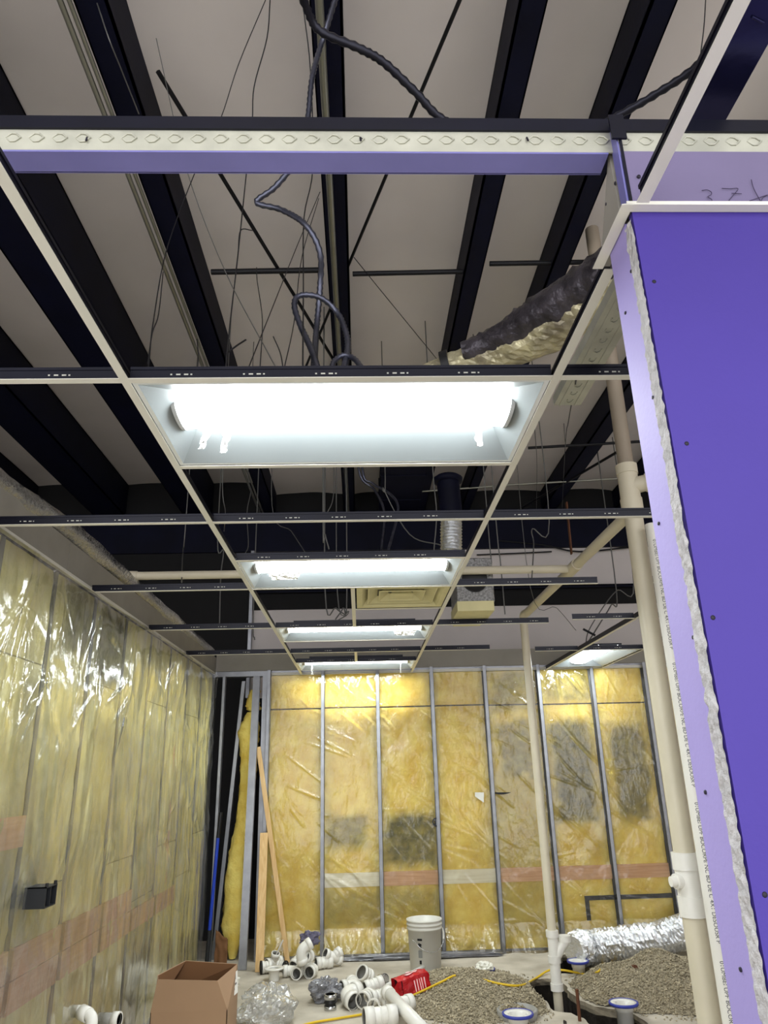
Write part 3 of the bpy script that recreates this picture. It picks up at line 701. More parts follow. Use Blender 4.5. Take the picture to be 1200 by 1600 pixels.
f = MB().tube([(VX, VY, .10), (VX, VY, .46)], .042, 18).tube([(VX, VY, .42), (VX, VY, .47)], .050, 18).tube([(VX, VY, .24), (VX, VY, .29)], .050, 18).tube([(VX, VY, .05), (VX, VY, .1)], .050, 18).build('wye_fitting', 'pvc', vp)
MB().tube([(VX, VY, .26), (VX+.06, VY, .35), (VX+.11, VY, .40)], .04, 16).tube([(VX+.095, VY, .385), (VX+.095, VY, .43)], .05, 16).build('side_hub', 'pvc', f)
MB().tube(smooth_path([(VX, VY, 3.02), (VX+.005, VY-.02, 3.045), (VX+.02, VY-.08, 3.05)], 5), .038, 16).build('elbow', 'pvc_cream', vp)
dg = thing('diagonal_pipe', 'cream plastic drain pipe running diagonally above the grid to the stack', 'pipe', (1.55, 5.2, 3.1))
A_, B_ = Vector((VX+.02, VY-.06, 3.05)), Vector((SX-.01, SY+.02, 3.12))
MB().tube([A_, B_], .036, 18).build('pipe_body', 'pvc_cream', dg)
W_ = A_.lerp(B_, .55)
MB().tube([A_.lerp(B_, .50), A_.lerp(B_, .60)], .044, 18).build('wye_fitting', 'pvc_cream', dg)
bp = thing('branch_pipe', 'cream plastic branch pipe crossing level above the grid with elbow', 'pipe', (0, W_.y, W_.z))
Lx = at(190, 882, y=W_.y).x
MB().tube(smooth_path([(Lx+.12, W_.y, W_.z), (Lx+.04, W_.y, W_.z), (Lx, W_.y+.03, W_.z-.005), (Lx-.01, W_.y+.12, W_.z-.01), (Lx-.01, W_.y+.3, W_.z-.01)], 5), .036, 16).build('elbow', 'pvc_cream', bp)
MB().tube([(Lx+.1, W_.y, W_.z), W_], .030, 16).build('pipe_body', 'pvc_cream', bp)
ru = MB().bar(at(885, 785, y=6.5), at(893, 866, y=6.5), .04, .012).build('rusty_strap', 'rust', None, at(890, 820, y=6.5)); tag(ru, 'rusty orange steel strap hanging by the pipe junction', 'steel strap')

# ================================================================== DUCTS
def flex(P, r, seed, n=22, crink=.12, lump=.1):
    return MB().tube(P, r, n, rfun=lambda i, j: 1+crink*nz(i*.9, j*1.7, seed)+.5*crink*(1 if i % 2 else -1)+lump*nz(i*.12, j*.5, seed+3))
d1 = thing('insulated_duct', 'foil-wrapped insulated duct slung above the grid beside the purple partition', 'duct', at(830, 520, z=3.6))
P = smooth_path([at(650, 592, z=3.55), at(705, 574, z=3.58), at(770, 556, z=3.60), at(830, 526, z=3.62), at(900, 484, z=3.64), at(965, 440, z=3.66), at(1010, 405, z=3.68)], 10)
MB().tube(P, [.05+.065*min(1, i/34) for i in range(len(P))], 32, rfun=lambda i, j: 1+.12*nz(i*.25, j*.4, 2)+.09*nz(i*.9, j*1.1, 6)+.05*nz(i*2.1, j*2.3, 9)).flat().build('duct_sleeve', 'foil_cream', d1)
mat('foil_dark', rgb(70, 66, 72), .3, .5, var=.5, vscale=12, bump=1., bscale=25)
MB().tube([p+Vector((-.03, -.05, .03)) for p in P[14:]], [.05+.05*min(1, i/20) for i in range(len(P)-14)], 24, rfun=lambda i, j: 1+.2*nz(i*.5, j*.9, 12)+.1*nz(i*1.7, j*2, 3)).build('torn_wrap', 'foil_dark', d1)
MB().tube([p+Vector((0, 0, -.0)) for p in P[8:11]], .092, 16).build('strap', 'rubber', d1)
d2 = thing('flue_pipe', 'dark round flue with crinkled silver flex duct below it', 'duct', at(705, 862, y=5.6))
a, b, c = at(705, 864, y=5.6), at(705, 806, y=5.6), at(700, 755, y=5.6)
MB().tube([a.lerp(b, i/24) for i in range(25)], .082, 24, rfun=lambda i, j: 1+.10*(1 if i % 2 else -1)+.06*nz(i, j*1.2)).flat().build('flex_section', 'foil', d2)
MB().tube([b, c], .095, 20).build('flue_body', 'navy', d2)
MB().lathe([(.095, 0), (.12, .01), (.125, .04), (.1, .06), (0, .08)], 20, Matrix.Translation(c)).build('flue_cap', 'navy', d2)
d3 = thing('duct_boot', 'bubble-foil duct boot with a round black opening above the grid', 'duct', (.86, 5.35, 2.8))
MB().box((.72, 5.2, 2.86), (1.0, 5.55, 3.2)).build('boot_body', 'bubble', d3, bevel=.01)
MB().lathe([(0, -.002), (.088, -.002), (.092, -.006), (.096, -.002), (.096, .01)], 24, Matrix.Translation((.86, 5.198, 3.03)) @ Matrix.Rotation(-math.pi/2, 4, 'X')).build('opening', 'rubber', d3)
MB().box((.715, 5.17, 2.79), (.985, 5.55, 2.862)).build('boot_base', 'cream', d3)
MB().box((.73, 5.5, 2.76), (.94, 5.6, 2.79)).build('boot_foot', 'cream', d3)
d4 = thing('silver_flex_duct', 'crinkled silver flexible duct lying on the floor by the back wall', 'duct', (2.5, 7.75, 0))
P = smooth_path([(1.93, 7.42, .17), (2.05, 7.50, .15), (2.35, 7.62, .15), (2.75, 7.72, .16), (3.05, 7.80, .20), (3.35, 7.92, .28), (3.7, 8.0, .34)], 18)
flex(P, .135, 3, 30, .15, .10).flat().build('duct_sleeve', 'foil', d4)
MB().tube(smooth_path([(1.88, 7.38, .17), (1.93, 7.42, .17), (2.0, 7.46, .16)], 6), [.10, .115, .12, .122, .124, .126, .127, .128, .13, .13, .13, .13, .13], 24, rfun=lambda i, j: 1+.25*nz(i*1.2, j*1.1, 8)).flat().build('torn_end', 'foil', d4)

# ================================================================== CABLES, CONDUIT, HANGER WIRES
def cable(name, pts, r, mt, label, cat, seg=8, n=8, ribs=False, group=None):
    P = smooth_path([at(x, y, z=z) for x, y, z in pts], seg)
    m = MB()
    if ribs:
        Q = []; acc = 0
        for i in range(len(P)-1):
            k = max(1, int((P[i+1]-P[i]).length/.009))
            Q += [P[i].lerp(P[i+1], j/k) for j in range(k)]
        m.tube(Q, r, 8, rfun=lambda i, j: 1.12 if i % 2 else .86)
    else: m.tube(P, r, n)
    o = m.build(name, mt, None, P[len(P)//2]); return tag(o, label, cat, group)
cable('armored_cable', [(455, -60, 3.7), (478, 10, 3.7), (500, 48, 3.68), (560, 75, 3.62), (600, 98, 3.6), (650, 145, 3.55), (697, 190, 3.5), (800, 232, 3.45), (900, 222, 3.5), (950, 190, 3.5), (1020, 150, 3.5), (1090, 102, 3.5), (1150, 30, 3.5)], .012, 'cable_dark', 'thick dark armoured cable sagging behind the steel header', 'cable', ribs=True)
cable('armored_cable', [(530, -20, 4.7), (505, 60, 4.6), (488, 120, 4.4), (480, 190, 4.2), (462, 250, 4.0), (430, 292, 3.9), (401, 316, 3.85), (440, 328, 3.8), (478, 352, 3.7), (500, 395, 3.6), (500, 450, 3.5), (494, 520, 3.3), (490, 585, 2.95)], .0115, 'cable', 'armoured cable with a sharp bend dropping through the middle bay', 'cable', ribs=True)
cable('armored_cable', [(500, 590, 2.85), (488, 550, 3.0), (470, 510, 3.15), (460, 478, 3.25), (468, 462, 3.3), (500, 465, 3.3), (528, 490, 3.25), (543, 530, 3.1), (540, 565, 2.95), (532, 585, 2.85)], .0105, 'cable', 'armoured cable looped just above the nearest ceiling light', 'cable', ribs=True)
cable('armored_cable', [(517, 585, 2.88), (522, 565, 2.95), (538, 555, 2.98), (555, 562, 2.95), (568, 580, 2.86)], .009, 'cable', 'short armoured cable arch over the nearest ceiling light', 'cable', ribs=True)
def emt(name, pts, label, r=.013):
    o = MB().tube([Vector(p) for p in pts], r, 10).build(name, 'emt', None, pts[0]); return tag(o, label, 'conduit')
emt('conduit', [(-1.285, -2, 4.94), (-1.285, 9.0, 4.94)], 'steel conduit clipped under the left purlin, outer of the pair', .014)
emt('conduit', [(-1.245, -2, 4.94), (-1.245, 9.0, 4.94)], 'steel conduit clipped under the left purlin, inner of the pair', .011)
emt('conduit', [(-.15, -2, 4.95), (-.13, 9.0, 4.95)], 'steel conduit running under the middle purlin', .02)
WIRES = [
 ([(415, 0, 4.9), (373, 100, 4.6), (345, 185, 4.4), (310, 257, 4.1), (262, 385, 3.6), (240, 500, 3.1), (232, 575, 2.8)], .0022),
 ([(422, 0, 4.9), (417, 60, 4.7), (397, 135, 4.5), (394, 190, 4.4), (386, 260, 4.2), (372, 395, 3.7), (360, 500, 3.2), (352, 583, 2.8)], .0028),
 ([(244, 60, 4.9), (290, 260, 4.2), (350, 420, 3.6), (434, 580, 2.8)], .002),
 ([(500, 300, 4.4), (466, 380, 4.0), (430, 470, 3.4), (387, 578, 2.8)], .002),
 ([(475, 20, 4.8), (485, 110, 4.6), (489, 260, 4.2), (475, 340, 3.9), (474, 450, 3.4), (473, 580, 2.8)], .0026),
 ([(498, 310, 4.2), (472, 400, 3.7), (460, 500, 3.2), (443, 580, 2.8)], .0018),
 ([(401, 418, 3.6), (402, 440, 3.5), (410, 500, 3.2), (406, 580, 2.8)], .0018),
 ([(255, 425, 3.6), (248, 490, 3.2), (238, 520, 3.0), (231, 570, 2.82)], .0022),
 ([(553, 402, 4.9), (600, 460, 4.9), (690, 570, 4.9)], .003),
 ([(150, 0, 5.02), (170, 60, 4.8), (190, 110, 4.8), (217, 178, 4.8)], .003),
 ([(1005/2+600, 0, 3.9), (1100, 40, 3.7), (1094, 90, 3.5)], .0018),
 ([(900, 594, 2.8), (888, 660, 3.3), (883, 700, 3.6), (878, 800, 4.6)], .0025),
 ([(835, 665, 3.0), (839, 730, 3.6), (838, 800, 4.2)], .002),
 ([(883, 690, 3.6), (881, 662, 3.3)], .002),
 ([(427, 526, 3.1), (438, 552, 2.95), (443, 580, 2.8)], .002),
 ([(308, 530, 3.1), (310, 560, 2.95), (307, 583, 2.8)], .002),
 ([(372, 395, 3.7), (376, 360, 3.9), (394, 360, 4.0)], .0024),
 ([(353, 553, 2.95), (370, 540, 3.0), (384, 531, 3.05)], .003),
]
WLAB = ['thin wire hanging left of the middle bay, crossing behind the header', 'kinked thin wire with a loop beside the diagonal brace rod', 'faint straight wire slanting right under the left purlin', 'straight wire slanting left across the middle bay', 'twisted wire dropping beside the middle purlin conduit', 'thin wire dropping left of the looped armoured cable', 'frayed pale wire under the horizontal sag rod', 'short doubled wire tied to the first cross tee on the left', 'long wire slanting right beyond the middle purlin', 'curved grey wire against the left purlin at the top', 'thin wire touching the near runner above the purple partition', 'wire tied to the dimpled steel stud right of the nearest light', 'plain thin wire right of the nearest light, beside the runner', 'short wire tail with a twist over the right sag rod', 'short curled wire stub rising from the first cross tee', 'short wire stub above the left end of the nearest light', 'small wire hook beside the diagonal brace rod', 'bent wire tail resting on the first cross tee']
for k, (pts, r) in enumerate(WIRES):
    cable('hanger_wire', pts, r, 'wire' if k not in (2, 9) else 'wire_grey', WLAB[k], 'wire', 5, 5, group='thin hanger wires above the ceiling grid')
LLAB = ['straight wire past the far left corner of the nearest light', 'crinkled wire beside the left runner behind the nearest light', 'thin wire beside the middle conduit behind the nearest light', 'thick flexible cable, left of two curving down behind the nearest light', 'thick flexible cable, right of two curving down behind the nearest light', 'straight wire left of the silver flex section', 'wire slanting across to the silver flex section', 'short pale cable end above the second light', 'wire slanting down to the left part of the second light', 'wire crossing in the tangle beside the air diffuser', 'upright wire in the tangle beside the air diffuser', 'lower wire in the tangle beside the air diffuser', 'wire close to the right runner by the duct boot, left of two', 'wire close to the right runner by the duct boot, right of two', 'bent wire hanging over the right end of the second row tee', 'long wire hanging left of the left runner', 'wire hanging by the elbow of the level branch pipe', 'wire hanging along the end wall post', 'curved wire above the lengthwise light, left of two', 'forked wire above the lengthwise light, right of two', 'short black tie bar hung above the lengthwise light', 'faint straight wire slanting below the diagonal pipe', 'black cable running along the end wall above the branch pipe', 'black cable running along the end wall beside the duct boot']
def wire2(pts, r=.003, mt='wire_grey'):
    Q = [at(x, y, y=Y) for x, y, Y in pts]
    if Q[0].y < 8.6 and mt != 'rod': Q = [Vector((Q[0].x, Q[0].y, 5.29 if Q[0].x > -1.2 else 5.45))]+Q
    P = smooth_path(Q, 6) if len(Q) > 2 else Q
    o = MB().tube(P, r, 5).build('loose_wire', mt, None, P[0]); tag(o, LLAB.pop(0), 'wire', 'loose wires above the ceiling grid')
wire2([(348, 735, 5.0), (352, 800, 5.0), (350, 830, 4.6)]); wire2([(388, 735, 5.5), (392, 765, 5.4), (386, 800, 5.3), (388, 850, 5.2), (383, 865, 5.0)], .0035)
wire2([(522, 735, 6), (520, 780, 6), (512, 800, 6)], .004); wire2([(560, 730, 6), (585, 765, 6), (600, 800, 5.8), (596, 860, 5.6)], .012, 'cable'); wire2([(566, 730, 6), (582, 755, 6), (610, 772, 5.9), (622, 795, 5.8), (612, 840, 5.7), (607, 858, 5.6)], .012, 'cable')
wire2([(676, 730, 5.2), (682, 800, 5.2), (678, 860, 5.2)], .005); wire2([(602, 750, 5.5), (600, 765, 5.5), (640, 835, 5.5), (690, 852, 5.4)], .005)
wire2([(505, 815, 5), (508, 835, 5), (514, 858, 5)], .006); wire2([(425, 790, 6), (455, 830, 5.8), (476, 862, 5.5)], .004)
wire2([(527, 925, 6.2), (545, 955, 6.2), (527, 970, 6.2)], .005); wire2([(542, 925, 6.2), (536, 950, 6.2), (524, 968, 6.2)], .006); wire2([(508, 925, 6), (525, 950, 6), (542, 962, 6)], .006)
wire2([(762, 815, 5.4), (768, 880, 5.4)], .005); wire2([(775, 815, 5.4), (782, 880, 5.4), (789, 960, 5.4)], .005); wire2([(858, 815, 5.6), (832, 826, 5.6), (834, 850, 5.6), (831, 905, 5.0)], .005)
wire2([(340, 640+205, 7), (349, 860, 7), (345, 900, 7), (343, 975, 7)], .006); wire2([(290, 820, 6), (286, 860, 6), (284, 910, 5.0)], .005); wire2([(396, 955, 7), (398, 1000, 7)], .006)
wire2([(990, 912, 7.5), (965, 922, 7.5), (945, 945, 7.4), (920, 985, 7.3), (915, 1010, 7.2)], .006); wire2([(963, 922, 7.5), (955, 945, 7.4), (940, 970, 7.3), (918, 1005, 7.2)], .007); wire2([(911, 983, 7), (930, 993, 7)], .012, 'rod')
wire2([(828, 915, 6), (870, 950, 6.4), (900, 985, 6.8)], .003); wire2([(780, 845, 9.13), (850, 852, 9.13), (905, 862, 9.13), (985, 855, 9.13)], .012, 'rod')
wire2([(745, 867, 9.15), (800, 865, 9.15), (862, 862, 9.15)], .01, 'rod')
# ================================================================== CORNER OPENING by the back wall
def lean_stud(name, p, q, w, d, axis, label, mt='galv', slots=()):
    t = thing(name, label, 'steel stud', p)
    m = MB(); c_stud(m, p, q, w, d, axis); m.build('stud_body', mt, t)
    p, q = Vector(p), Vector(q); n = (q-p).normalized().cross(Vector(axis).normalized())
    for s in slots:
        c = p.lerp(q, s); MB().bar(c-n*.002-(q-p).normalized()*.03, c-n*.002+(q-p).normalized()*.03, .016, .004, up=n).build('slot', 'rubber', t)
    return t
lean_stud('steel_stud', (-1.50, 8.16, .0), (-1.485, 8.16, H-.01), .03, .06, (-1, 0, 0), 'slim steel stud standing in the dark corner opening, nearest the left wall')
lean_stud('steel_stud', (-1.49, 8.34, .0), (-1.30, 8.34, 2.70), .04, .06, (-1, 0, 0), 'slanted steel stud leaning inside the dark corner opening', 'galv', (.45,))
lean_stud('steel_stud', (-1.135, 7.86, .0), (-1.13, 8.12, 2.72), .075, .045, (-1, 0, 0), 'wide slotted steel stud leaning at the edge of the corner opening', 'galv', (.12, .52))
lean_stud('steel_stud', (-1.045, 8.18, .0), (-1.045, 8.18, 2.74), .05, .05, (-1, 0, 0), 'plain steel stud beside the leaning slotted stud', 'galv')
bt = thing('loose_batt', 'loose yellow insulation batt slumping out of the corner opening', 'insulation', (-1.28, 8.3, 0))
def lb(pts, wx, wy, seed):
    P = smooth_path(pts, 12)
    m = MB().tube(P, 1, 18, cap=False)
    k = len(P)
    for i in range(k):
        for j in range(18):
            t = 2*math.pi*j/18; t2 = i/k
            r = 1+.25*nz(i*.35, j*.7, seed)+.12*nz(i*1.1, j*1.5, seed)
            W = wx(t2)*min(1, .25+6*t2, .25+6*(1-t2))
            m.v[i*18+j] = P[i]+Vector((math.cos(t)*W*r, math.sin(t)*wy*r, 0))
    return m
o = lb([(-1.30, 8.28, .01), (-1.31, 8.28, .4), (-1.30, 8.28, .9), (-1.24, 8.28, 1.3), (-1.21, 8.28, 1.8), (-1.22, 8.28, 2.1), (-1.20, 8.28, 2.36)], lambda t: .13-.06*math.sin(t*3.0)+.02*t, .06, 5).build('batt_body', 'wool', bt)
o = lb([(-1.17, 8.28, 2.36), (-1.19, 8.28, 2.48), (-1.16, 8.28, 2.62)], lambda t: .09-.04*t, .05, 9).build('batt_flap', 'wool', bt)
pl = thing('blue_pole', 'blue-handled pole tool standing in the dark corner opening', 'tool', (-1.49, 8.08, .0))
MB().tube([(-1.50, 8.06, .30), (-1.462, 8.06, 1.12)], .017, 12).build('handle', 'blue', pl)
MB().tube([(-1.462, 8.06, 1.12), (-1.445, 8.06, 1.36)], .019, 12).build('grip', 'rubber', pl)
MB().tube([(-1.512, 8.06, .0), (-1.50, 8.06, .30)], .02, 10).build('tip', 'box_black', pl)
cs2 = MB().grid(lambda u, v: Vector((-1.44+.12*u, 8.06+.03*nz(u*3, v*3), .0+.3*v*(1-.3*u)+.02*nz(u*5, v*5, 2))), 8, 10).build('cardboard_scrap', 'cardboard_in', None, (-1.4, 8.06, 0)); tag(cs2, 'torn brown cardboard scrap at the foot of the corner opening', 'cardboard')
cs2.modifiers.new('solid', 'SOLIDIFY').thickness = .006
o = MB().bar((-.965, 7.74, .0), (-.985, 7.96, 1.16), .075, .038, up=(0, -1, 0)).build('lumber_post', 'wood', None, (-.97, 7.74, 0), bevel=.002); tag(o, 'short upright wooden two-by-four leaning beside the slotted stud', 'lumber')
o = MB().bar((-.735, 8.06, .0), (-1.09, 8.10, 1.99), .045, .02, up=(0, -1, 0)).build('lumber_strip', 'wood', None, (-.735, 8.06, 0)); tag(o, 'long thin wooden strip leaning diagonally against the back wall', 'lumber')
# ================================================================== BUCKET
bk = thing('bucket', 'white plastic bucket with wire handle standing by the back wall', 'bucket', (.565, 7.62, 0))
bx, by = .565, 7.62
MB().lathe([(0, .005), (.135, 0), (.14, .008), (.155, .33), (.162, .33), (.163, .345), (.158, .348), (.158, .362), (.165, .364), (.165, .378), (.159, .380), (.159, .396), (.166, .398), (.166, .412), (.150, .412), (.136, .02), (0, .018)], 40).build('bucket_body', 'plastic_white', bk, local=True)
P = []
for i in range(25):
    t = math.pi*i/24; P.append((-.162*math.cos(t)*.98+.0, -.172*math.sin(t)**.8-.005, .32-.14*math.sin(t)+.06*math.cos(t)*-1))
Rz = Matrix.Rotation(math.radians(38), 3, 'Z')
P = [Rz @ Vector(p) for p in P]
h_ = MB().tube(P, .0028, 6).build('wire_handle', 'steel', bk, local=True)
MB().tube(P[17:22], .009, 10).build('grip', 'plastic_white', h_, local=True)
for k, (zz, hh, w2, mt) in enumerate(((.255, .018, .045, 'ink'), (.20, .04, .04, 'ink'), (.12, .06, .036, 'inkgrey'), (.07, .03, .02, 'ink'))):
    def lab(u, v):
        z = zz+hh*v; r = .1415+.0145*(z/.33)+.0012; a = math.radians(-112)+(u-.5)*w2/r
        return Vector((r*math.cos(a), r*math.sin(a), z))
    if mt == 'ink' and k == 1:
        m = MB()
        def lab2(cu, cv, rr):
            vs = []
            for i in range(8):
                t = 2*math.pi*i/8; vs.append(lab(cu+rr*math.cos(t), cv+rr*math.sin(t)))
            m.add(vs, [tuple(range(8))])
        for q in ((.3, .75, .2), (.65, .6, .25), (.35, .35, .22), (.7, .2, .16), (.15, .55, .12)): lab2(*q)
        m.build('printed_label', mt, bk, local=True)
    else: MB().grid(lab, 6, 2).build('printed_label', mt, bk, local=True)
# ================================================================== GRAVEL
def mound(cx, cy, rx, ry, h, seed):
    def hh(x, y):
        a, b = (x-cx)/rx, (y-cy)/ry; r = math.sqrt(a*a+b*b)*(1+.18*nz(a*1.7, b*1.7, seed))
        if r >= 1: return 0
        return h*(1-r)**.8*(1+.25*nz(x*3, y*3, seed+2))*min(1, (1-r)*4)+.006
    return hh
HOLES = HO
def in_hole(x, y):
    for P in HOLES:
        c = False; n = len(P); j = n-1
        for i in range(n):
            if (P[i].y > y) != (P[j].y > y) and x < (P[j].x-P[i].x)*(y-P[i].y)/(P[j].y-P[i].y)+P[i].x: c = not c
            j = i
        if c: return True
    return False
def near_hole(x, y, d=.03):
    return any(in_hole(x+a, y+b) for a, b in ((0, 0), (d, 0), (-d, 0), (0, d), (0, -d)))
MN = [mound(.86, 6.75, .62, .80, .15, 3), mound(2.42, 6.72, .72, .72, .26, 8)]
def ground(x, y): return max(0, max(f(x, y) for f in MN))
def gravel(k, cx, cy, rx, ry, label, count):
    f = MN[k]; n = 70
    g = thing('gravel_pile', label, 'gravel', (cx, cy, 0))
    m = MB(); vs = []; idx = {}
    for j in range(n+1):
        for i in range(n+1):
            x, y = cx+(i/n*2-1)*rx*1.2, cy+(j/n*2-1)*ry*1.2
            z = f(x, y)
            if z > 0: z += .006*nz(x*30, y*30, 2)
            idx[i, j] = (Vector((x, y, z-.002)), z > 0 and not near_hole(x, y))
    mp = {}
    fs = []
    for j in range(n):
        for i in range(n):
            q = [(i, j), (i+1, j), (i+1, j+1), (i, j+1)]
            if sum(idx[t][1] for t in q) >= 3:
                for t in q:
                    if t not in mp: mp[t] = len(vs); vs.append(idx[t][0])
                fs.append(tuple(mp[t] for t in q))
    m.add(vs, fs, 0, True); m.build('pile_base', 'gravel', g)['kind'] = 'stuff'
    m = MB(); rnd = random.Random(k)
    for _ in range(count):
        a = rnd.uniform(0, 6.283); r = math.sqrt(rnd.random())*1.12
        x, y = cx+rx*r*math.cos(a), cy+ry*r*math.sin(a); z = f(x, y)
        if near_hole(x, y): continue
        if z <= 0 and rnd.random() > .18: continue
        s = rnd.uniform(.005, .013); Rm = Matrix.Rotation(rnd.uniform(0, 6), 3, 'Z') @ Matrix.Rotation(rnd.uniform(0, 6), 3, 'X')
        V = [Rm @ Vector(p)*s*rnd.uniform(.7, 1.1)+Vector((x, y, z+s*.4)) for p in ((1, 0, 0), (-1, 0, 0), (0, 1, 0), (0, -1, 0), (0, 0, .7), (0, 0, -.7))]
        m.add(V, [(0, 2, 4), (2, 1, 4), (1, 3, 4), (3, 0, 4), (2, 0, 5), (1, 2, 5), (3, 1, 5), (0, 3, 5)])
    m.build('pebbles', 'pebble', g)['kind'] = 'stuff'
gravel(0, .86, 6.75, .62, .80, 'low spread of loose tan gravel in front of the bucket', 7000)
gravel(1, 2.42, 6.72, .72, .72, 'taller heap of loose tan gravel beside the thick drain stack', 7000)
def gat(px, py, dz=0):
    z = 0
    for _ in range(8):
        p = at(px, py, z=z+dz); z = ground(p.x, p.y)
    return at(px, py, z=z+dz)
# ================================================================== YELLOW CORD
P = smooth_path([gat(x, y, .012) for x, y in ((430, 1618), (480, 1600), (530, 1591), (570, 1584), (600, 1575), (650, 1553), (690, 1534), (712, 1524), (735, 1525), (775, 1536), (812, 1540), (835, 1530))]+[at(858, 1516, z=.03), at(880, 1516, z=.05)]+[gat(x, y, .012) for x, y in ((915, 1522), (935, 1518), (940, 1508), (955, 1506), (990, 1511))], 8)
yc = thing('extension_cord', 'yellow extension cord snaking over the gravel piles and trench', 'cord', P[0])
MB().tube(P, .0085, 8).build('cord_body', 'yellow_cord', yc)
MB().tube([P[-1], P[-1]+(P[-1]-P[-2]).normalized()*.07], [.02, .018], 10).build('plug', 'rust', yc)
# ================================================================== CARDBOARD BOX
cb = thing('cardboard_box', 'open brown cardboard box with raised flaps by the left wall', 'box', (-1.15, 5.83, 0))
def panel(name, q, mt=('cardboard', 'cardboard_in')):
    """one board of the carton, outer face first; 4 corners"""
    q = [Vector(p) for p in q]; n = (q[1]-q[0]).cross(q[3]-q[0]).normalized()
    m = MB(); m.add(q, [(0, 1, 2, 3)], 0); m.add([p-n*.005 for p in q], [(3, 2, 1, 0)], 1)
    a = q+[p-n*.005 for p in q]; m.add(a, [(i, 4+i, 4+(i+1) % 4, (i+1) % 4) for i in range(4)], 0)
    return m.build(name, list(mt), cb)
x0, x1, y0, y1, zf, zt = -1.40, -.90, 5.60, 6.02, .26, .445
panel('side_panel', [(x0, y0, 0), (x1, y0, 0), (x1, y0, zf), (x0, y0, zf)]); panel('side_panel', [(x1, y0, 0), (x1, y1, 0), (x1, y1, zf), (x1, y0, zf)])
panel('side_panel', [(x1, y1, 0), (x0, y1, 0), (x0, y1, zf), (x1, y1, zf)]); panel('side_panel', [(x0, y1, 0), (x0, y0, 0), (x0, y0, zf), (x0, y1, zf)])
i_ = .03
ta, tb, tc_, td = (x0+i_, y0+.01, zt), (x1-.075, y0+.01, zt-.02), (x1-.0, y1-.06, zt), (x0+.12, y1+.0, zt+.02)
te = (x0+.0, y0+.12, zt)
panel('flap', [(x0, y0, zf), (x1, y0, zf), tb, ta]); panel('flap', [(x1, y0, zf), (x1, y1, zf), tc_, tb])
panel('flap', [(x1, y1, zf), (x0, y1, zf), td, tc_]); panel('flap', [(x0, y1, zf), (x0, y0+.1, zf), te, td]); panel('flap', [(x0, y0+.1, zf), (x0, y0, zf), ta, te])
MB().box((x0, y0, .0), (x1, y1, .006)).build('bottom_panel', 'cardboard_in', cb)
a, b = Vector(tb), Vector(tc_); d = (b-a); nrm = d.cross(Vector((0, 0, 1))).normalized()
def lq(u, v): return a+d*u+Vector((0, 0, -.02-v))+nrm*.006+Vector((.006+.06*v, 0, 0))
m = MB(); m.add([lq(.50, .145), lq(.92, .145), lq(.92, .01), lq(.50, .01)], [(0, 1, 2, 3)]); m.build('shipping_label', 'paper', cb)
for (u0, u1, v0, v1) in ((.56, .82, .025, .055), (.58, .86, .075, .088), (.58, .76, .10, .115)):
    m = MB(); m.add([lq(u0, v1)+nrm*.001, lq(u1, v1)+nrm*.001, lq(u1, v0)+nrm*.001, lq(u0, v0)+nrm*.001], [(0, 1, 2, 3)]); m.build('label_print', 'inkgrey', cb)
# ================================================================== CRUMPLED PLASTIC
film('bag_clear', (.9, .9, .88, 1), 2.5, .42, .15, 14., (1, 1, 1), .6)
def crumple(name, c, r, mt, label, cat, seed, amp=.35, n=26):
    c = Vector(c); r = Vector(r)
    def fn(u, v):
        th = 2*math.pi*u; ph = math.pi*v
        d = Vector((math.sin(ph)*math.cos(th), math.sin(ph)*math.sin(th), math.cos(ph)))
        k = 1+amp*mn.noise(d*2.2+Vector((seed, 0, 0)))+amp*.6*abs(mn.noise(d*5+Vector((0, seed, 0))))+amp*.3*mn.noise(d*11+Vector((0, 0, seed)))
        p = Vector((c.x+d.x*r.x*k, c.y+d.y*r.y*k, c.z+d.z*r.z*k)); p.z = max(p.z, .004); return p
    o = MB().grid(fn, n*2, n, smooth=False, flip=True).build(name, mt, None, (c.x, c.y, 0)); return tag(o, label, cat)
crumple('plastic_bag', (-.72, 6.25, .10), (.19, .24, .13), 'bag_clear', 'crumpled clear plastic bag on the floor right of the cardboard box', 'plastic bag', 3)
crumple('plastic_bag', (-1.27, 7.0, .10), (.20, .15, .12), 'whitebag', 'white plastic bag bulging up behind the cardboard box', 'plastic bag', 9, .25)
crumple('dust_cloth', (.55, 8.02, .02), (.7, .05, .03), 'graybag', 'grey strip of plastic bunched along the foot of the back wall', 'plastic sheet', 15, .5)
# ================================================================== RED BAG
rb = thing('red_bag', 'torn red printed bag lying on the gravel beside the bucket', 'bag', gat(648, 1545))
B0 = gat(645, 1556); 
Rr = Matrix.Rotation(math.radians(24), 3, 'Z') @ Matrix.Rotation(math.radians(-8), 3, 'Y')
def rbp(x, y, z, s=0): return B0+Vector((0, .05, .0))+Rr @ Vector((x+.008*nz(x*30, y*30, z*30+s), y+.008*nz(x*25+3, z*25), z+.008*nz(y*25, x*25, 7)))
L_, W_2, H_2 = .27, .14, .13
def face(fn, mt, nm='bag_side'):
    MB().grid(fn, 14, 10, smooth=False).build(nm, mt, rb)
def taper(x): return 1-.25*max(0, x/L_+.5-.3)
face(lambda u, v: rbp((u-.5)*L_, -W_2/2+.02*v, v*H_2), 'red')
face(lambda u, v: rbp((u-.5)*L_, -W_2/2+.02+v*(W_2-.03), H_2+.012*math.sin(v*3.1)), 'red', 'bag_top')
face(lambda u, v: rbp(L_/2, -W_2/2+u*W_2, v*H_2), 'red'); face(lambda u, v: rbp((.5-u)*L_, W_2/2, v*H_2), 'red')
face(lambda u, v: rbp(-L_/2+.03, W_2/2-u*W_2, v*H_2), 'bagdark', 'bag_mouth')
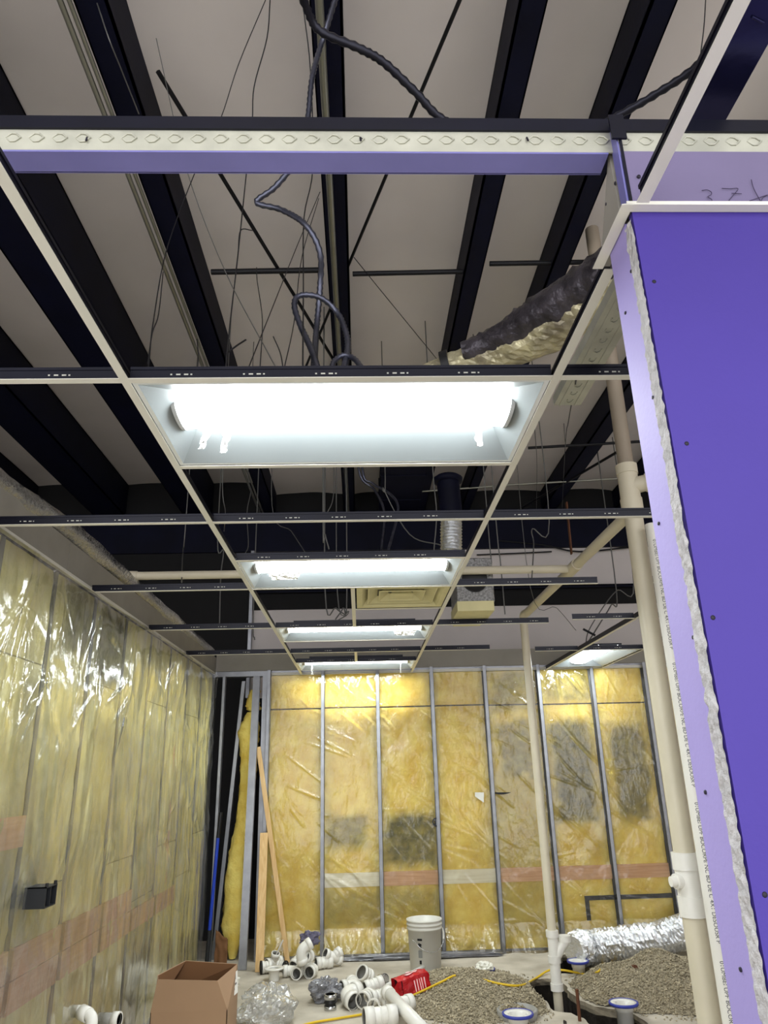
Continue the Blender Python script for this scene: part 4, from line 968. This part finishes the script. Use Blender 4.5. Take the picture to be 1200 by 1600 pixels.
m = MB(); m.add([rbp(-L_/2, -W_2/2, 0), rbp(-L_/2, -W_2/2+.02, H_2), rbp(-L_/2-.06, -W_2/2-.02, H_2*.8), rbp(-L_/2-.09, -W_2/2-.03, 0)], [(0, 1, 2, 3)]); m.build('torn_flap', 'red', rb)
def blob(cx, cy, r, r2):
    m = MB(); m.add([rbp(cx+r*math.cos(t*.524), cy+r2*math.sin(t*.524), H_2+.016) for t in range(12)], [tuple(range(12))]); m.build('printed_patch', 'redpale', rb)
blob(-.01, -.005, .04, .02); blob(.06, .02, .02, .012); blob(.0, .035, .018, .01)
for k in range(5):
    x = .0+k*.022
    m = MB(); m.add([rbp(x, -W_2/2-.004, .03), rbp(x+.008, -W_2/2-.004, .03), rbp(x+.008, -W_2/2+.010, .105), rbp(x, -W_2/2+.010, .105)], [(0, 1, 2, 3)]); m.build('printed_stripe', 'redpale', rb)
# ================================================================== PVC FITTINGS
def place(t, px, py, z, rot):
    p = gat(px, py, z); t.location = p; t.rotation_euler = rot
def arc(R, a0, a1, k=8): return [Vector((R*math.cos(a0+(a1-a0)*i/k), 0, R*math.sin(a0+(a1-a0)*i/k))) for i in range(k+1)]
def f_elbow(label, r=.05, ang=90, group=None):
    t = thing('pipe_elbow', label, 'pipe fitting', group='white pipe fittings on the floor')
    R = r*1.35; P = arc(R, 0, math.radians(ang)); P = [p-Vector((R, 0, 0)) for p in P]
    d0, d1 = Vector((0, 0, -1)), (P[-1]-P[-2]).normalized()
    P2 = [P[0]+d0*r*.9]+P+[P[-1]+d1*r*.9]
    MB().shell(P2, r*.92, .005, 18).build('elbow_body', ['pvc', 'pvc_in'], t, local=True)
    MB().shell([P[0]+d0*r*.2, P[0]+d0*r*1.1], r*1.06, .008, 20).build('hub', ['pvc', 'pvc_in'], t, local=True)
    MB().shell([P[-1]+d1*r*.2, P[-1]+d1*r*1.1], r*1.06, .008, 20).build('hub', ['pvc', 'pvc_in'], t, local=True)
    return t
def f_tee(label, r=.05, slant=0., nm='pipe_tee'):
    t = thing(nm, label, 'pipe fitting', group='white pipe fittings on the floor')
    MB().shell([(-r*2, 0, 0), (r*2, 0, 0)], r*.92, .005, 18).build('tee_body', ['pvc', 'pvc_in'], t, local=True)
    for s in (-1, 1): MB().shell([(s*r*1.2, 0, 0), (s*r*2.1, 0, 0)], r*1.06, .008, 20).build('hub', ['pvc', 'pvc_in'], t, local=True)
    d = Vector((math.sin(slant), 0, math.cos(slant)))
    MB().shell([d*r*.4, d*r*1.9], r*.92, .006, 18).build('branch', ['pvc', 'pvc_in'], t, local=True)
    MB().shell([d*r*1.2, d*r*2.1], r*1.06, .008, 20).build('hub', ['pvc', 'pvc_in'], t, local=True)
    return t
def f_coupling(label, r=.05, L=.11, mt='pvc', nm='pipe_coupling', bands=False):
    t = thing(nm, label, 'pipe fitting', group='white pipe fittings on the floor' if mt == 'pvc' else None)
    MB().shell([(-L/2, 0, 0), (L/2, 0, 0)], r*.95, .006, 20).build('sleeve', [mt, 'pvc_in' if mt == 'pvc' else mt], t, local=True)
    for s in (-1, 1): MB().shell([(s*L*.2, 0, 0), (s*L*.52, 0, 0)], r*1.06, .009, 20).build('hub' if not bands else 'clamp_band', [mt if not bands else 'steel', 'pvc_in' if mt == 'pvc' else mt], t, local=True)
    MB().shell([(-.006, 0, 0), (.006, 0, 0)], r*1.02, .009, 20).build('stop_ring', [mt, mt], t, local=True)
    return t
def f_flange(label, r=.05, ring='pvc'):
    t = thing('closet_flange', label, 'pipe flange')
    MB().lathe([(r*.78, .0), (r*.78, .10), (r*.9, .10), (r*.92, .09), (r*.92, 0)], 24).build('stub', 'pvc', t, local=True)
    MB().lathe([(r*.8, .104), (r*.8, .112), (r*1.75, .112), (r*1.8, .106), (r*1.75, .100), (r*.9, .100)], 28).build('flange_plate', 'pvc', t, local=True)
    return t
D = math.radians
def pl_(t, px, py, z, rx, ry, rz):
    place(t, px, py, z*.88, (D(rx), D(ry), D(rz))); t.scale = (.88, .88, .88); return t
# pile by the back wall
t = f_coupling('white coupling with black rubber gasket, leftmost of the fittings pile', .055, .10); MB().shell([(-.062, 0, 0), (-.045, 0, 0)], .062, .012, 20).build('gasket', ['rubber', 'rubber'], t, local=True); pl_(t, 416, 1511, .06, 0, 0, 15)
t = f_tee('white tee with a thin stick poking up behind the floor flange', .045); MB().tube([(0, 0, .04), (.06, 0, .22)], .008, 8).build('stick', 'pvc', t, local=True); pl_(t, 428, 1503, .05, 20, 0, 40)
t = f_coupling('white coupling with black end standing between tee and elbow', .045, .09); MB().shell([(.040, 0, 0), (.056, 0, 0)], .052, .01, 20).build('gasket', ['rubber', 'rubber'], t, local=True); pl_(t, 440, 1509, .05, 0, 0, -30)
t = f_flange('white closet flange lying loose in front of the fittings pile', .055); pl_(t, 428, 1532, 0, 0, 0, 0)
pl_(f_elbow('white elbow on its side right of the loose white flange', .052), 451, 1517, .055, 90, 0, 100)
pl_(f_coupling('white coupling with open end facing the viewer, front of the pile', .055, .13), 465, 1519, .058, 0, 0, 80)
pl_(f_elbow('white elbow in the middle of the back pile, open end forward', .058), 484, 1513, .06, 90, 0, 60)
pl_(f_coupling('ribbed white coupling right of the middle of the back pile', .056, .17), 506, 1504, .06, 0, 0, 20)
pl_(f_tee('white wye at the right end of the back pile', .05, .7, 'pipe_wye'), 520, 1495, .10, 0, 25, 30)
pl_(f_elbow('white elbow stacked on top of the back pile', .055), 471, 1496, .20, 0, 20, 200)
pl_(f_coupling('white coupling stacked below the dark rag, open end forward', .056, .12), 480, 1494, .19, 0, 10, 70)
pl_(f_elbow('white elbow tucked low under the stacked fittings', .05), 463, 1502, .10, 60, 0, 150)
crumple('rag', (-.50, 7.70, .265), (.085, .06, .055), 'rag', 'dark blue-grey rag lying on top of the back pile of fittings', 'rag', 21, .5, 14)
# pile in the foreground
crumple('plastic_bag', tuple(gat(510, 1548, .07)), (.12, .11, .085), 'graybag', 'crumpled grey plastic bag left of the front pile of fittings', 'plastic bag', 31, .4)
t = f_coupling('black rubber coupling with steel clamp bands beside the grey bag', .05, .12, 'rubber', 'rubber_coupling', True); pl_(t, 516, 1566, .055, 0, 90, 0)
pl_(f_elbow('large white elbow right of the black rubber coupling', .07), 546, 1560, .075, 80, 0, 215)
pl_(f_elbow('white elbow behind the large elbow in the front pile', .06), 552, 1537, .075, 90, 0, 20)
pl_(f_coupling('white cap fitting at the back of the front pile', .068, .12), 571, 1523, .075, 0, 30, 40)
pl_(f_coupling('white coupling in the middle of the front pile', .06, .17), 584, 1540, .09, 0, -10, 20)
pl_(f_coupling('white coupling with a wide open end, left of the ring', .066, .14), 572, 1560, .07, 0, 0, 65)
pl_(f_coupling('white coupling wedged under the long loose pipe', .06, .15), 591, 1558, .065, 0, 0, 30)
t = f_coupling('narrow white ring standing on the yellow cord', .055, .025, 'pvc', 'pipe_ring'); pl_(t, 584, 1572, .065, 0, 0, 70)
pl_(f_coupling('biggest white coupling lying at the front of the front pile', .072, .26), 594, 1588, .075, 0, 0, 12)
pl_(f_elbow('white elbow right of the long loose pipe', .062), 633, 1568, .065, 90, 0, -60)
cup = thing('clear_cup', 'small clear plastic cup tipped over among the fittings', 'cup'); MB().shell([(0, 0, -.05), (0, 0, .05)], [.04, .05], .002, 18).build('cup_wall', ['wrap', 'wrap'], cup, local=True); MB().lathe([(0, -.049), (.039, -.049)], 18).build('cup_base', 'wrap', cup, local=True); pl_(cup, 597, 1530, .06, 80, 0, 30)
t = thing('loose_pipe', 'long white plastic pipe lying across the front pile of fittings', 'pipe', gat(605, 1550, .11)); a, b = gat(605, 1550, .13), gat(668, 1616, .045); MB().shell([a, b], .045, .006, 20).build('pipe_body', ['pvc', 'pvc_in'], t); MB().shell([a-(b-a).normalized()*.01, a+(b-a).normalized()*.06], .05, .01, 20).build('hub', ['pvc', 'pvc_in'], t)
t = thing('thin_pipe', 'thin white plastic pipe lying behind the torn red bag', 'pipe', gat(603, 1540, .02)); MB().shell([gat(603, 1541, .018), gat(668, 1508, .05)], .018, .004, 14).build('pipe_body', ['pvc', 'pvc_in'], t)
# closet flanges over the trench
def floor_flange(px, py, ztop, r, label, zb=-.42):
    p = at(px, py, z=ztop); t = thing('closet_flange', label, 'pipe flange', (p.x, p.y, ztop))
    MB().lathe([(r*.55, zb-ztop), (r*.55, -.05), (r*.62, -.05), (r*.62, -.012)], 24).build('riser', 'pvc', t, local=True)
    MB().lathe([(r*.5, -.1), (r*.52, -.002), (r*.89, .002), (r*.9, -.004)], 28).build('flange_plate', 'pvc', t, local=True)
    MB().lathe([(r*.88, -.012), (r*.88, .004), (r*.98, .004), (r, -.004), (r*.98, -.014), (r*.6, -.018)], 32).build('blue_rim', 'blue_ring', t, local=True)
    MB().lathe([(0, -.03), (r*.52, -.03)], 20).build('test_plug', 'pvc', t, local=True)
    return t
floor_flange(903, 1501, .10, .095, 'blue-rimmed pipe flange under the end of the silver duct')
floor_flange(974, 1566, .10, .105, 'blue-rimmed pipe flange at the front edge of the trench')
floor_flange(809, 1583, .10, .11, 'blue-rimmed pipe flange in the gravel at the lower picture edge', -.02)
floor_flange(758, 1513, .09, .085, 'blue-rimmed pipe flange stuffed with a rag behind the gravel', -.0)
p = at(758, 1511, z=.11); crumple('rag', (p.x, p.y, .115), (.07, .07, .03), 'whitebag', 'white rag stuffed into the flange behind the gravel', 'rag', 40, .6, 14)
cst = MB().lathe([(.14, 0), (.15, .05), (.135, .06), (.12, .0)], 24).build('pipe_collar', 'pvc_in', None, tuple(at(809, 1590, z=.0)), local=True); tag(cst, 'grey collar around the flange at the lower picture edge', 'pipe fitting')
p = at(916, 1600, z=.0)
rbx = thing('rebar_stub', 'rusty reinforcing bar sticking out of the trench edge', 'steel bar', (p.x, p.y, 0)); MB().tube([(p.x-.02, p.y+.1, -.4), (p.x-.03, p.y+.05, .20)], .012, 8).build('bar', 'rust', rbx); MB().bar((p.x-.15, p.y+.05, .0), (p.x-.02, p.y+.02, -.06), .06, .02).build('splinter', 'dirt', rbx)
ck = crumple('concrete_chunk', tuple(gat(985, 1556, .02)), (.05, .05, .05), 'concrete_edge', 'small broken concrete chunk on the gravel behind the flange', 'rubble', 50, .4, 10)
# trap fittings poking through the left sheet
tp = thing('drain_trap', 'white plastic trap stub poking out low on the left wall', 'pipe fitting', tuple(at(140, 1590, x=-1.48)))
q = at(138, 1590, x=-1.48)
MB().shell(smooth_path([q+Vector((-.10, .05, .02)), q+Vector((-.03, .02, .02)), q+Vector((.02, -.01, .0)), q+Vector((.03, -.03, -.06)), q+Vector((.03, -.03, -.14))], 6), .030, .005, 18).build('trap_body', ['pvc', 'pvc_in'], tp)
MB().shell([q+Vector((.0, .0, .01)), q+Vector((-.05, .03, .02))], .037, .008, 18).build('hub', ['pvc', 'pvc_in'], tp)
MB().shell([q+Vector((.03, -.03, -.05)), q+Vector((.03, -.03, -.10))], .038, .01, 18).build('rubber_sleeve', ['rubber', 'rubber'], tp)
q2 = at(178, 1592, x=-1.50)
t2 = thing('drain_stub', 'short grey capped drain stub beside the trap on the left wall', 'pipe fitting', tuple(q2)); MB().shell([q2+Vector((-.08, 0, 0)), q2+Vector((.03, -.02, 0))], .036, .006, 16).build('stub_body', ['pvc_in', 'rubber'], t2); MB().shell([q2+Vector((.0, -.015, 0)), q2+Vector((.04, -.022, 0))], .043, .009, 16).build('hub', ['pvc', 'rubber'], t2)
